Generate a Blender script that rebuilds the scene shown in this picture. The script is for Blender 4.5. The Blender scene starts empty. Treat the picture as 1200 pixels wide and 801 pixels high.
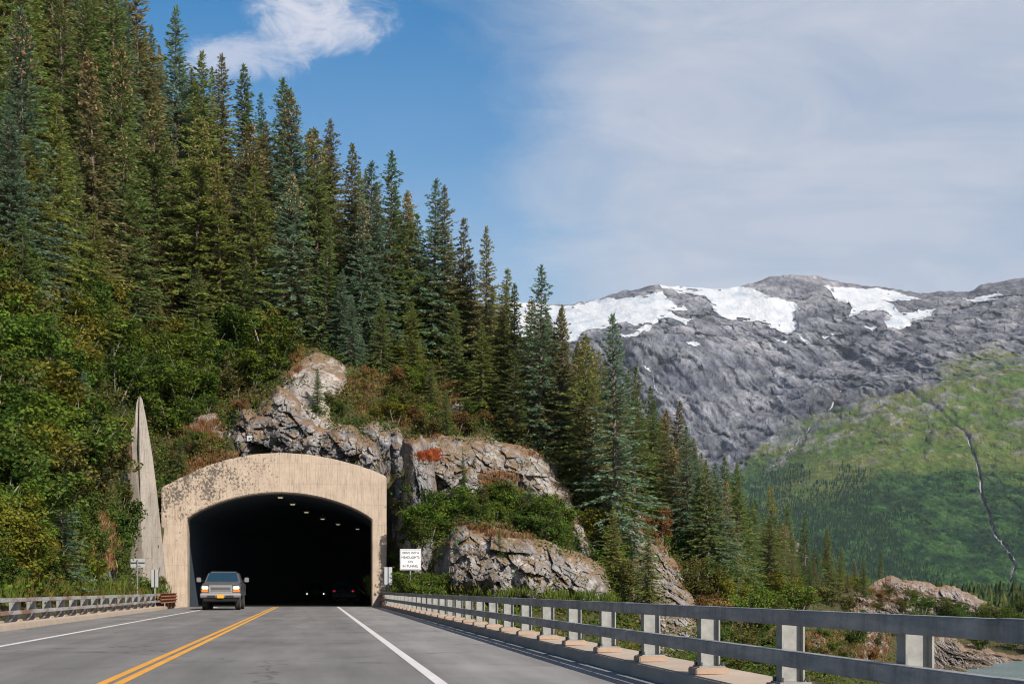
import bpy, bmesh, math, random
import numpy as np
from mathutils import Vector, Matrix, Euler

SC = bpy.context.scene
COL = SC.collection
F, HZ, CH = 1667.0, 690.0, 1.05          # focal length and horizon of the photograph, camera height
TH = math.atan(0.139)                     # heading of the road
CT, ST = math.cos(TH), math.sin(TH)
rs = np.random.RandomState(7)
random.seed(7)

# ------------------------------------------------------------------ helpers
def zp(py, Y): return CH - (py - HZ) * Y / F
def P(px, py, Y): return np.array([(px - 600) / F * Y, Y, zp(py, Y)])
def road(n, d, z=0.0): return (n * CT - d * ST, n * ST + d * CT, z)
def dY(n, Y): return (Y - n * ST) / CT    # distance along the road at which line n reaches depth Y

def link(o, parent=None):
    COL.objects.link(o)
    if parent is not None: o.parent = parent
    return o

def tag(o, label=None, cat=None, group=None, kind=None):
    if label: o['label'] = label
    if cat: o['category'] = cat
    if group: o['group'] = group
    if kind: o['kind'] = kind
    return o

def empty(name, loc=(0, 0, 0), rz=0.0):
    o = bpy.data.objects.new(name, None); COL.objects.link(o)
    o.location = loc; o.rotation_euler = (0, 0, rz); o.empty_display_size = 0.3
    return o

def npmesh(name, V, Q, mat=None, smooth=False, col=None, attrs=None):
    V = np.asarray(V, dtype=np.float32); Q = np.asarray(Q, dtype=np.int32)
    k = Q.shape[1]; m = bpy.data.meshes.new(name)
    m.vertices.add(len(V)); m.vertices.foreach_set('co', V.ravel())
    m.loops.add(Q.size); m.loops.foreach_set('vertex_index', Q.ravel())
    m.polygons.add(len(Q)); m.polygons.foreach_set('loop_start', np.arange(0, Q.size, k, dtype=np.int32))
    m.polygons.foreach_set('use_smooth', np.full(len(Q), smooth, dtype=bool))
    if col is not None:
        a = m.color_attributes.new('col', 'FLOAT_COLOR', 'POINT')
        c = np.ones((len(V), 4), dtype=np.float32); c[:, :3] = col
        a.data.foreach_set('color', c.ravel())
    for nm, val in (attrs or {}).items():
        a = m.attributes.new(nm, 'FLOAT', 'POINT'); a.data.foreach_set('value', np.asarray(val, dtype=np.float32).ravel())
    m.update(calc_edges=True)
    if mat: m.materials.append(mat)
    return m

def obj(name, mesh, parent=None):
    return link(bpy.data.objects.new(name, mesh), parent)

class MB:
    """collects boxes, bars, tubes and prisms and links them as one mesh"""
    def __init__(s): s.v = []; s.f = []
    def add(s, V, Fs):
        b = len(s.v); s.v += [tuple(map(float, p)) for p in V]; s.f += [tuple(b + i for i in f) for f in Fs]; return s
    def box(s, x0, x1, y0, y1, z0, z1):
        return s.add([(x0,y0,z0),(x1,y0,z0),(x1,y1,z0),(x0,y1,z0),(x0,y0,z1),(x1,y0,z1),(x1,y1,z1),(x0,y1,z1)],
                     [(3,2,1,0),(4,5,6,7),(0,1,5,4),(1,2,6,5),(2,3,7,6),(3,0,4,7)])
    def prism(s, poly, axis, a, b):
        n = len(poly)
        def pt(p, t): return (t, p[0], p[1]) if axis == 0 else ((p[0], t, p[1]) if axis == 1 else (p[0], p[1], t))
        V = [pt(p, a) for p in poly] + [pt(p, b) for p in poly]
        return s.add(V, [tuple(range(n))[::-1], tuple(range(n, 2 * n))] + [(i, (i + 1) % n, n + (i + 1) % n, n + i) for i in range(n)])
    def tube(s, pts, rad, sides=8, cap=True):
        pts = [Vector(p) for p in pts]; rad = rad if hasattr(rad, '__len__') else [rad] * len(pts)
        V = []; Fs = []
        for i, p in enumerate(pts):
            t = (pts[min(i + 1, len(pts) - 1)] - pts[max(i - 1, 0)]).normalized()
            a = t.cross(Vector((0, 0, 1)) if abs(t.z) < .9 else Vector((1, 0, 0))).normalized(); b = t.cross(a)
            for k in range(sides):
                an = 2 * math.pi * k / sides; V.append(p + (a * math.cos(an) + b * math.sin(an)) * rad[i])
        for i in range(len(pts) - 1):
            for k in range(sides):
                k2 = (k + 1) % sides
                Fs.append((i * sides + k, i * sides + k2, (i + 1) * sides + k2, (i + 1) * sides + k))
        if cap: Fs += [tuple(range(sides))[::-1], tuple(range((len(pts) - 1) * sides, len(pts) * sides))]
        return s.add(V, Fs)
    def mesh(s, name, mat=None, smooth=False, bevel=0, seg=2):
        m = bpy.data.meshes.new(name); m.from_pydata(s.v, [], s.f)
        bm = bmesh.new(); bm.from_mesh(m); bmesh.ops.recalc_face_normals(bm, faces=bm.faces)
        if bevel:
            ed = [e for e in bm.edges if len(e.link_faces) == 2 and e.calc_face_angle(0) > .5]
            bmesh.ops.bevel(bm, geom=ed, offset=bevel, segments=seg, affect='EDGES', clamp_overlap=True)
        bm.to_mesh(m); bm.free()
        if smooth: m.polygons.foreach_set('use_smooth', [True] * len(m.polygons))
        if mat: m.materials.append(mat)
        return m
    def build(s, name, mat=None, parent=None, **k): return obj(name, s.mesh(name, mat, **k), parent)

# ---- noise in numpy
def _h(ix, iy, iz, s=0):
    n = (ix * 374761393 + iy * 668265263 + iz * 2147483647 + s * 974634773) & 0xffffffff
    n = ((n ^ (n >> 13)) * 1274126177) & 0xffffffff
    n = ((n ^ (n >> 16)) * 2246822519) & 0xffffffff
    return ((n ^ (n >> 15)) & 0xffffff) / float(0xffffff)
def vnoise(p, s=0):
    p = np.asarray(p, dtype=np.float64); i = np.floor(p).astype(np.int64); f = p - i; f = f * f * f * (f * (f * 6 - 15) + 10)
    r = 0
    for a in (0, 1):
        for b in (0, 1):
            for c in (0, 1):
                w = (f[..., 0] if a else 1 - f[..., 0]) * (f[..., 1] if b else 1 - f[..., 1]) * (f[..., 2] if c else 1 - f[..., 2])
                r = r + w * _h(i[..., 0] + a, i[..., 1] + b, i[..., 2] + c, s)
    return r * 2 - 1
def fbm(p, octv=5, s=0, gain=.5, ridged=False):
    p = np.asarray(p, dtype=np.float64); r = 0; a = 1; t = 0
    for o in range(octv):
        n = vnoise(p * (2.03 ** o) + 17.3 * o, s + o)
        if ridged: n = 1 - 2 * np.abs(n)
        r = r + a * n; t += a; a *= gain
    return r / t
def facets(p, s=0):
    """Voronoi blocks: per block offset and tilt; returns height, crack distance"""
    p = np.asarray(p, dtype=np.float64); i = np.floor(p).astype(np.int64)
    b1 = np.full(p.shape[:-1], 9.); b2 = b1.copy(); h = np.zeros(p.shape[:-1])
    for a in (-1, 0, 1):
        for b in (-1, 0, 1):
            for c in (-1, 0, 1):
                j = [i[..., 0] + a, i[..., 1] + b, i[..., 2] + c]
                o = np.stack([_h(*j, s + k) for k in range(3)], -1)
                d = p - (np.stack(j, -1) + o); dd = np.sqrt((d * d).sum(-1))
                tilt = np.stack([_h(*j, s + 5 + k) - .5 for k in range(3)], -1)
                hh = (_h(*j, s + 9) - .5) + (d * tilt).sum(-1) * 2.3
                near = dd < b1
                b2 = np.where(near, b1, np.minimum(b2, dd)); h = np.where(near, hh, h); b1 = np.where(near, dd, b1)
    return h, b2 - b1
def sstep(a, b, x):
    t = np.clip((x - a) / (b - a), 0, 1); return t * t * (3 - 2 * t)
def polysd(poly, x, y):
    """signed distance to polygon in the plane, positive inside"""
    poly = np.asarray(poly, float); d = np.full(np.shape(x), 1e9); ins = np.zeros(np.shape(x), bool)
    for i in range(len(poly)):
        x0, y0 = poly[i]; x1, y1 = poly[(i + 1) % len(poly)]
        ex, ey = x1 - x0, y1 - y0; t = np.clip(((x - x0) * ex + (y - y0) * ey) / (ex * ex + ey * ey + 1e-9), 0, 1)
        d = np.minimum(d, np.hypot(x - x0 - t * ex, y - y0 - t * ey))
        c = (y0 > y) != (y1 > y); ins ^= c & (x < ex * (y - y0) / (ey if ey else 1e-9) + x0)
    return np.where(ins, d, -d)
def inside(poly, x, y):
    r = False; x1, y1 = poly[-1][0], poly[-1][1]
    for q in poly:
        x0, y0 = q[0], q[1]
        if (y0 > y) != (y1 > y) and x < x0 + (x1 - x0) * (y - y0) / (y1 - y0): r = not r
        x1, y1 = x0, y0
    return r
def gridq(nu, nv):
    i = np.arange((nu - 1) * (nv - 1)); a = (i // (nv - 1)) * nv + i % (nv - 1)
    return np.stack([a, a + nv, a + nv + 1, a + 1], 1)

# ------------------------------------------------------------------ materials
def mat(name):
    m = bpy.data.materials.new(name); m.use_nodes = True; nt = m.node_tree
    return m, nt, nt.nodes['Principled BSDF']
def N(nt, t, **k):
    n = nt.nodes.new(t)
    for a, b in k.items():
        if a in n.inputs.keys(): n.inputs[a].default_value = b
        else: setattr(n, a, b)
    return n
def L(nt, a, b): nt.links.new(a, b)
def noise(nt, vec, scale, detail=4, rough=.55, dist=0):
    n = N(nt, 'ShaderNodeTexNoise'); n.inputs['Scale'].default_value = scale; n.inputs['Detail'].default_value = detail
    n.inputs['Roughness'].default_value = rough; n.inputs['Distortion'].default_value = dist
    if vec is not None: L(nt, vec, n.inputs['Vector'])
    return n.outputs['Fac']
def ramp(nt, fac, stops, interp='LINEAR'):
    r = N(nt, 'ShaderNodeValToRGB'); r.color_ramp.interpolation = interp; e = r.color_ramp.elements
    while len(e) < len(stops): e.new(.5)
    for x, (p, c) in zip(e, stops):
        x.position = p; x.color = (c, c, c, 1) if not hasattr(c, '__len__') else (*c, 1)
    L(nt, fac, r.inputs['Fac']); return r.outputs['Color']
def mix(nt, fac, a, b, mode='MIX'):
    n = N(nt, 'ShaderNodeMix', data_type='RGBA', blend_type=mode)
    for sock, v in ((n.inputs[0], fac), (n.inputs[6], a), (n.inputs[7], b)):
        if hasattr(v, 'is_output'): L(nt, v, sock)
        elif hasattr(v, '__len__'): sock.default_value = (*v, 1)
        else: sock.default_value = v
    return n.outputs[2]
def math_(nt, op, a, b=0.0, clamp=False):
    n = N(nt, 'ShaderNodeMath', operation=op, use_clamp=clamp)
    for s, v in ((n.inputs[0], a), (n.inputs[1], b)):
        if hasattr(v, 'is_output'): L(nt, v, s)
        else: s.default_value = v
    return n.outputs[0]
def mapping(nt, vec, sc): 
    n = N(nt, 'ShaderNodeMapping'); n.inputs['Scale'].default_value = sc; L(nt, vec, n.inputs['Vector']); return n.outputs['Vector']
def bump(nt, bs, h, strength=.3, dist=.05):
    b = N(nt, 'ShaderNodeBump'); b.inputs['Strength'].default_value = strength; b.inputs['Distance'].default_value = dist
    L(nt, h, b.inputs['Height']); L(nt, b.outputs['Normal'], bs.inputs['Normal'])
def objco(nt): return N(nt, 'ShaderNodeTexCoord').outputs['Object']
def posco(nt): return N(nt, 'ShaderNodeNewGeometry').outputs['Position']
def attr(nt, name, out='Fac'): return N(nt, 'ShaderNodeAttribute', attribute_name=name).outputs[out]

def simple(name, color, rough=.6, metal=0., var=.15, scale=6., spec=.5, bumpy=0.):
    m, nt, b = mat(name); co = objco(nt)
    f = noise(nt, co, scale, 5)
    c = ramp(nt, f, [(.3, tuple(x * (1 - var) for x in color)), (.7, tuple(min(1, x * (1 + var)) for x in color))])
    L(nt, c, b.inputs['Base Color']); b.inputs['Roughness'].default_value = rough; b.inputs['Metallic'].default_value = metal
    b.inputs['Specular IOR Level'].default_value = spec
    if bumpy: bump(nt, b, noise(nt, co, scale * 8, 4), bumpy, .01)
    return m
def emit(name, color, strength, base=(.8, .8, .8)):
    m, nt, b = mat(name); b.inputs['Base Color'].default_value = (*base, 1)
    b.inputs['Emission Color'].default_value = (*color, 1); b.inputs['Emission Strength'].default_value = strength
    b.inputs['Roughness'].default_value = .2
    return m

def foliage_mat(name, transl=.3, rough=.6, vlo=.75, vhi=1.25, hue=.015):
    m, nt, b = mat(name); nt.nodes.remove(b); out = nt.nodes['Material Output']
    a = attr(nt, 'col', 'Color'); r = N(nt, 'ShaderNodeObjectInfo').outputs['Random']
    hs = N(nt, 'ShaderNodeHueSaturation')
    mr = N(nt, 'ShaderNodeMapRange'); mr.inputs['To Min'].default_value = vlo; mr.inputs['To Max'].default_value = vhi; L(nt, r, mr.inputs['Value'])
    r2 = math_(nt, 'FRACT', math_(nt, 'MULTIPLY', r, 7.31))
    mh = N(nt, 'ShaderNodeMapRange'); mh.inputs['To Min'].default_value = .5 - hue; mh.inputs['To Max'].default_value = .5 + hue; L(nt, r2, mh.inputs['Value'])
    L(nt, a, hs.inputs['Color']); L(nt, mr.outputs[0], hs.inputs['Value']); L(nt, mh.outputs[0], hs.inputs['Hue'])
    c = hs.outputs['Color']
    d = N(nt, 'ShaderNodeBsdfDiffuse'); t = N(nt, 'ShaderNodeBsdfTranslucent'); L(nt, c, d.inputs['Color']); L(nt, c, t.inputs['Color'])
    ms = N(nt, 'ShaderNodeMixShader'); ms.inputs[0].default_value = transl
    L(nt, d.outputs[0], ms.inputs[1]); L(nt, t.outputs[0], ms.inputs[2])
    if rough < 1:
        g = N(nt, 'ShaderNodeBsdfGlossy'); g.inputs['Roughness'].default_value = rough; g.inputs['Color'].default_value = (1, 1, 1, 1)
        m2 = N(nt, 'ShaderNodeMixShader'); m2.inputs[0].default_value = .03
        L(nt, ms.outputs[0], m2.inputs[1]); L(nt, g.outputs[0], m2.inputs[2]); L(nt, m2.outputs[0], out.inputs['Surface'])
    else: L(nt, ms.outputs[0], out.inputs['Surface'])
    return m

M = {}
M['needle'] = foliage_mat('needle', .46, 1., 1.05, 1.65, .016)
M['leaf'] = foliage_mat('leaf', .42, 1., .88, 1.4, .015)
M['farleaf'] = foliage_mat('farleaf', .2, 1.)
M['bark'] = simple('bark', (.13, .10, .08), .9, var=.4, scale=3)
M['alderbark'] = simple('alderbark', (.22, .2, .17), .9, var=.35, scale=3)
M['deadwood'] = simple('deadwood', (.5, .46, .42), .9, var=.2, scale=5)
def steel_mat():
    m, nt, b = mat('steel'); co = objco(nt)
    f = noise(nt, mapping(nt, co, (3, .5, 3)), 2.2, 6, .7); g = noise(nt, mapping(nt, co, (1, 1.2, .25)), 4., 5, .7); h = noise(nt, co, 26, 4, .7)
    c = ramp(nt, f, [(.3, (.19, .2, .21)), (.5, (.27, .28, .29)), (.7, (.36, .37, .375))])
    c = mix(nt, .8, c, ramp(nt, g, [(.34, .55), (.5, 1.), (.7, 1.15)]), 'MULTIPLY'); c = mix(nt, .5, c, ramp(nt, h, [(.3, .8), (.7, 1.15)]), 'MULTIPLY')
    c = mix(nt, ramp(nt, noise(nt, mapping(nt, co, (1, .7, 1)), 1.7, 6, .75), [(.62, 0.), (.72, .5)]), c, (.16, .10, .075))
    L(nt, c, b.inputs['Base Color']); L(nt, ramp(nt, f, [(.3, .62), (.7, .42)]), b.inputs['Roughness']); b.inputs['Metallic'].default_value = .45; bump(nt, b, h, .08, .01); return m
M['steel'] = steel_mat()
M['steelpost'] = simple('steelpost', (.25, .255, .245), .55, .25, var=.22, scale=9, bumpy=.1)
M['rust'] = simple('rust', (.23, .09, .045), .85, .1, var=.35, scale=5, bumpy=.15)
M['bolt'] = simple('bolt', (.1, .1, .1), .5, .6)
M['signwhite'] = simple('signwhite', (.74, .74, .75), .4, var=.04)
M['signback'] = simple('signback', (.46, .48, .5), .45, .3, var=.08)
M['black'] = simple('black', (.012, .012, .013), .5, var=.1)
M['rubber'] = simple('rubber', (.015, .015, .016), .85, var=.2, scale=20)
M['paintgrey'] = simple('paintgrey', (.098, .100, .108), .32, .35, var=.05, spec=.6)
M['paintdark'] = simple('paintdark', (.02, .022, .025), .3, .3)
M['chrome'] = simple('chrome', (.62, .62, .63), .22, .9, var=.04)
M['bumper'] = simple('bumper', (.27, .26, .26), .35, .5, var=.08)
M['plate'] = simple('plate', (.75, .32, .02), .5, var=.06)
M['amber'] = simple('amber', (.75, .22, .02), .25, var=.05)
M['headlamp'] = emit('headlamp', (1, .78, .5), .75, (.4, .36, .3))
M['farlamp'] = emit('farlamp', (.85, 1, .8), 2)
M['tail'] = emit('tail', (1, .02, .12), .35, (.4, .01, .02))
M['ceillamp'] = emit('ceillamp', (1, .85, .6), .4, (.3, .27, .22))

def glass_mat():
    m, nt, b = mat('glass'); b.inputs['Base Color'].default_value = (.015, .035, .05, 1); b.inputs['Roughness'].default_value = .06
    b.inputs['Specular IOR Level'].default_value = .9; b.inputs['Coat Weight'].default_value = .6; b.inputs['Coat Roughness'].default_value = .03
    return m
M['glass'] = glass_mat()

def asphalt():
    m, nt, b = mat('asphalt'); co = objco(nt)
    fine = noise(nt, co, 55, 3, .7); mid = noise(nt, mapping(nt, co, (1.2, .12, 1)), 1.4, 5, .6); big = noise(nt, co, .3, 4)
    sx = N(nt, 'ShaderNodeSeparateXYZ'); L(nt, co, sx.inputs[0])
    c = ramp(nt, fine, [(.28, (.08, .077, .075)), (.72, (.245, .234, .226))])
    c = mix(nt, .8, c, ramp(nt, mid, [(.25, .66), (.75, 1.26)]), 'MULTIPLY')
    c = mix(nt, .8, c, ramp(nt, big, [(.3, .76), (.7, 1.14)]), 'MULTIPLY')
    # worn wheel tracks of both lanes, paler shoulders
    w = N(nt, 'ShaderNodeMapRange'); w.inputs['From Min'].default_value = -8; w.inputs['From Max'].default_value = 4
    wob = math_(nt, 'ADD', sx.outputs[0], math_(nt, 'MULTIPLY', math_(nt, 'SUBTRACT', noise(nt, co, .25, 3), .5), .7)); L(nt, wob, w.inputs['Value'])
    def at(n): return (n + 8) / 12
    tr = ramp(nt, w.outputs[0], [(at(-7.6), 1.08), (at(-5.9), 1.05), (at(-5.2), .9), (at(-4.1), 1.0), (at(-3.1), .88), (at(-2.2), 1.0),
                                 (at(-1.4), .9), (at(-.4), 1.04), (at(.7), .9), (at(1.5), 1.08), (at(2.0), 1.3), (at(3.8), 1.38)])
    c = mix(nt, 1., c, tr, 'MULTIPLY')
    # tar-sealed cracks
    v = N(nt, 'ShaderNodeTexVoronoi', feature='DISTANCE_TO_EDGE'); v.inputs['Scale'].default_value = .14
    wv = N(nt, 'ShaderNodeVectorMath', operation='ADD'); L(nt, co, wv.inputs[0])
    nn = N(nt, 'ShaderNodeTexNoise'); nn.inputs['Scale'].default_value = 1.5; L(nt, co, nn.inputs['Vector']); L(nt, nn.outputs['Color'], wv.inputs[1])
    L(nt, wv.outputs[0], v.inputs['Vector'])
    ck = ramp(nt, v.outputs['Distance'], [(.0, .5), (.007, 1.)])
    c = mix(nt, .85, c, ck, 'MULTIPLY')
    L(nt, c, b.inputs['Base Color']); b.inputs['Roughness'].default_value = .85; b.inputs['Specular IOR Level'].default_value = .3
    bump(nt, b, fine, .35, .02); return m
M['asphalt'] = asphalt()
def roadpaint(name, col):
    m, nt, b = mat(name); co = objco(nt)
    f = noise(nt, co, 14, 5, .7); g = noise(nt, mapping(nt, co, (1, .15, 1)), 5, 4)
    c = mix(nt, ramp(nt, f, [(.33, 0.), (.43, 1.)]), tuple(x * .45 + .05 for x in col), col)
    c = mix(nt, .6, c, ramp(nt, g, [(.3, .78), (.7, 1.08)]), 'MULTIPLY')
    L(nt, c, b.inputs['Base Color']); b.inputs['Roughness'].default_value = .7; return m
M['white'] = roadpaint('white', (.58, .56, .54)); M['yellow'] = roadpaint('yellow', (.62, .29, .035))

def concrete(name, col, stain=1., board=False):
    m, nt, b = mat(name); co = objco(nt)
    sx = N(nt, 'ShaderNodeSeparateXYZ'); L(nt, co, sx.inputs[0])
    f = noise(nt, co, 1.3, 6, .6); fine = noise(nt, co, 14, 4, .7)
    c = ramp(nt, f, [(.3, tuple(x * .86 for x in col)), (.7, tuple(x * 1.1 for x in col))])
    c = mix(nt, .5, c, ramp(nt, fine, [(.3, .86), (.7, 1.1)]), 'MULTIPLY')
    h = fine
    if board:
        st = noise(nt, mapping(nt, co, (7., 1, .3)), 1.6, 6, .75)       # vertical run-off streaks
        c = mix(nt, .75 * stain, c, ramp(nt, st, [(.34, (.42, .39, .36)), (.47, (1, 1, 1))]), 'MULTIPLY')
        st2 = noise(nt, mapping(nt, co, (16., 1, .9)), 1.3, 6, .8); c = mix(nt, .45 * stain, c, ramp(nt, st2, [(.36, (.34, .31, .29)), (.5, (1, 1, 1)), (.7, (1.1, 1.07, 1.05))]), 'MULTIPLY')
        # moss and lichen specks, thick at the upper left, and along a cast line over the arch
        sp = noise(nt, co, 6.5, 6, .75)
        left = N(nt, 'ShaderNodeMapRange'); left.inputs['From Min'].default_value = 3; left.inputs['From Max'].default_value = -5.5
        L(nt, sx.outputs[0], left.inputs['Value'])
        up = N(nt, 'ShaderNodeMapRange'); up.inputs['From Min'].default_value = 3.; up.inputs['From Max'].default_value = 7.2; L(nt, sx.outputs[2], up.inputs['Value'])
        reg = math_(nt, 'MULTIPLY', left.outputs[0], up.outputs[0])
        big = noise(nt, co, .9, 4); reg = math_(nt, 'MULTIPLY', reg, ramp(nt, big, [(.35, .4), (.6, 1.)]))
        thr = math_(nt, 'SUBTRACT', .655, math_(nt, 'MULTIPLY', reg, .30))
        spk = math_(nt, 'MULTIPLY', math_(nt, 'SUBTRACT', sp, thr), 14., True)
        c = mix(nt, spk, c, (.10, .085, .07))
        # board joints
        for axis, per, w in ((0, .61, .03), (2, 1.22, .02)):
            fr = math_(nt, 'FRACT', math_(nt, 'DIVIDE', math_(nt, 'ADD', sx.outputs[axis], 50), per))
            ln = math_(nt, 'LESS_THAN', fr, w)
            c = mix(nt, math_(nt, 'MULTIPLY', ln, .28), c, (.12, .1, .08))
    L(nt, c, b.inputs['Base Color']); b.inputs['Roughness'].default_value = .9; b.inputs['Specular IOR Level'].default_value = .25
    bump(nt, b, h, .35, .02); return m
M['portal'] = concrete('portal', (.43, .35, .275), 1., True)
M['wing'] = concrete('wing', (.345, .31, .27), .8, True)
M['kerb'] = concrete('kerb', (.38, .31, .25))
M['pedestal'] = concrete('pedestal', (.36, .26, .195))
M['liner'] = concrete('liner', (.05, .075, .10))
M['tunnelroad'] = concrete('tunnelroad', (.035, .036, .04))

def rock_mat(name, c1, c2, soil=(.2, .11, .055), soilamt=.5, sc=1.):
    m, nt, b = mat(name); co = posco(nt)
    a = noise(nt, mapping(nt, co, (1, 1, .45)), .9 * sc, 7, .68, .6); f = noise(nt, co, 5 * sc, 5, .7)
    c = ramp(nt, a, [(.3, tuple(x * .62 for x in c1)), (.45, c1), (.58, c2), (.75, tuple(x * 1.15 for x in c2))])
    c = mix(nt, .7, c, ramp(nt, f, [(.3, .68), (.7, 1.2)]), 'MULTIPLY')
    ck = attr(nt, 'crack'); c = mix(nt, math_(nt, 'MULTIPLY', ck, .6), c, (.035, .033, .035))
    g = N(nt, 'ShaderNodeNewGeometry'); sx = N(nt, 'ShaderNodeSeparateXYZ'); L(nt, g.outputs['True Normal'], sx.inputs[0])
    n2 = noise(nt, co, 1.1 * sc, 5, .65)
    s = math_(nt, 'ADD', math_(nt, 'MULTIPLY', sx.outputs[2], .4), math_(nt, 'MULTIPLY', n2, 1.0))
    sm = ramp(nt, s, [(.84 - .2 * soilamt, 0.), (.93 - .2 * soilamt, 1.)])
    sc2 = mix(nt, noise(nt, co, 3 * sc, 3), soil, (.1, .085, .04))
    c = mix(nt, math_(nt, 'MULTIPLY', sm, .85), c, sc2)
    ed = attr(nt, 'edge'); c = mix(nt, math_(nt, 'MULTIPLY', ed, .7), c, (.17, .1, .055))
    L(nt, c, b.inputs['Base Color']); b.inputs['Roughness'].default_value = .92; b.inputs['Specular IOR Level'].default_value = .2
    bump(nt, b, f, .5, .06 / sc); return m
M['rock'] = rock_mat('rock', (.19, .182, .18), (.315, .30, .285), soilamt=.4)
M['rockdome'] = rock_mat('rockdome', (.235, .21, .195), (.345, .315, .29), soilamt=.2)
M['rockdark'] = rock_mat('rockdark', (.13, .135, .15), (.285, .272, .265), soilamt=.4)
M['scree'] = rock_mat('scree', (.185, .175, .178), (.31, .292, .28), soilamt=.35)

def soil_mat():
    m, nt, b = mat('soil'); co = posco(nt)
    c = ramp(nt, noise(nt, co, .5, 6, .65), [(.3, (.03, .035, .014)), (.5, (.055, .05, .025)), (.7, (.12, .08, .045))])
    L(nt, c, b.inputs['Base Color']); b.inputs['Roughness'].default_value = 1; b.inputs['Specular IOR Level'].default_value = .1
    bump(nt, b, noise(nt, co, 4, 5), .6, .1); return m
M['soil'] = soil_mat()
def valley_mat():
    m, nt, b = mat('valley'); co = posco(nt)
    c = ramp(nt, noise(nt, co, .02, 6, .65), [(.3, (.03, .06, .02)), (.5, (.05, .085, .025)), (.7, (.08, .1, .035))])
    L(nt, c, b.inputs['Base Color']); b.inputs['Roughness'].default_value = 1; b.inputs['Specular IOR Level'].default_value = .1; return m
M['valley'] = valley_mat()
def water_mat():
    m, nt, b = mat('water'); co = posco(nt)
    c = ramp(nt, noise(nt, co, .15, 4), [(.3, (.10, .15, .15)), (.7, (.15, .2, .19))])
    L(nt, c, b.inputs['Base Color']); b.inputs['Roughness'].default_value = .18; b.inputs['Specular IOR Level'].default_value = .5
    bump(nt, b, noise(nt, mapping(nt, co, (1, 2.2, 1)), 1.1, 5, .6), .55, .25); return m
M['water'] = water_mat()

# ------------------------------------------------------------------ the hillside
# columns of the spur: direction from the camera -> foot, four steps up the slope, ridge; each step (picture row, depth)
def rows(r0, lst): return [r0] + [(Y, zp(py, Y)) for py, Y in lst]
LAT = [
 (-900, [(13, -.1), (17, 1.5), (25, 8), (38, 20), (58, 40), (95, 82)]),
 (-700, [(15, -.1), (19, 1.5), (28, 9), (42, 22), (62, 42), (100, 85)]),
 (-200, rows((26, -.1), [(650, 36), (480, 52), (280, 72), (80, 98), (-250, 150)])),
 (0,   rows((40, -.1), [(660, 46), (450, 66), (250, 88), (60, 115), (-180, 158)])),
 (100, rows((54, -.1), [(660, 60), (450, 80), (270, 100), (100, 124), (-50, 150)])),
 (140, rows((64, -.1), [(668, 70), (520, 86), (350, 102), (180, 124), (64, 146)])),
 (156, rows((74, -.1), [(684, 80.5), (530, 89), (352, 103), (180, 124), (62, 146)])),
 (182, rows((79, -.1), [(650, 82), (545, 89), (390, 103), (230, 122), (112, 142)])),
 (198, rows((86.6, 7.0), [(568, 87.5), (520, 91), (390, 103), (240, 121), (122, 140)])),
 (270, rows((87.2, 7.4), [(541, 88.4), (490, 93), (390, 105), (285, 118), (178, 135)])),
 (330, rows((87.6, 7.5), [(536, 88.8), (440, 95), (385, 106), (305, 118), (226, 132)])),
 (400, rows((87.8, 7.5), [(541, 88.8), (442, 97), (405, 105), (335, 116), (268, 129)])),
 (444, rows((88.2, 7.3), [(553, 89.3), (455, 98), (425, 105), (362, 114), (300, 127)])),
 (462, rows((86.5, -.4), [(640, 89), (520, 92), (445, 102), (378, 113), (314, 127)])),
 (500, rows((62, -2), [(690, 84), (545, 92), (455, 102), (395, 112), (338, 125)])),
 (560, rows((46, -3), [(705, 81), (600, 88), (505, 99), (435, 109), (356, 124)])),
 (620, rows((36, -4), [(710, 80), (625, 87), (525, 98), (465, 110), (405, 128)])),
 (690, rows((29, -5), [(720, 81), (645, 89), (565, 101), (505, 118), (445, 140)])),
 (750, rows((26, -6), [(735, 80), (675, 91), (622, 104), (565, 125), (505, 152)])),
 (800, rows((24, -6), [(745, 80), (692, 93), (652, 109), (605, 135), (553, 172)])),
 (900, rows((26, -7.5), [(775, 78), (738, 91), (708, 113), (676, 150), (648, 210)])),
 (1000, rows((40, -9.5), [(795, 86), (758, 106), (726, 140), (703, 185), (685, 235)])),
 (1060, rows((60, -10), [(793, 108), (768, 132), (740, 165), (714, 205), (688, 240)])),
 (1110, rows((80, -11), [(794, 146), (779, 160), (757, 182), (718, 215), (697, 240)])),
 (1150, [(90, -12), (158, -8.9), (170, zp(776, 170)), (186, zp(764, 186)), (215, zp(730, 215)), (240, zp(708, 240))]),
 (1200, [(95, -13), (170, -9.2), (182, zp(773, 182)), (196, zp(762, 196)), (220, zp(737, 220)), (245, zp(714, 245))]),
 (1500, [(95, -13), (172, -9.4), (186, -7.6), (200, -6.4), (225, -5), (250, -3.6)]),
 (2400, [(95, -13), (172, -9.4), (186, -7.6), (200, -6.4), (225, -5), (250, -3.6)]),
]
LPX = np.array([c[0] for c in LAT], float)
LYZ = np.array([[*c[1], (c[1][-1][0] + 35, c[1][-1][1] * .75 - 3), (c[1][-1][0] + 130, -6)] for c in LAT], float)   # (col,row,2)
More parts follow.
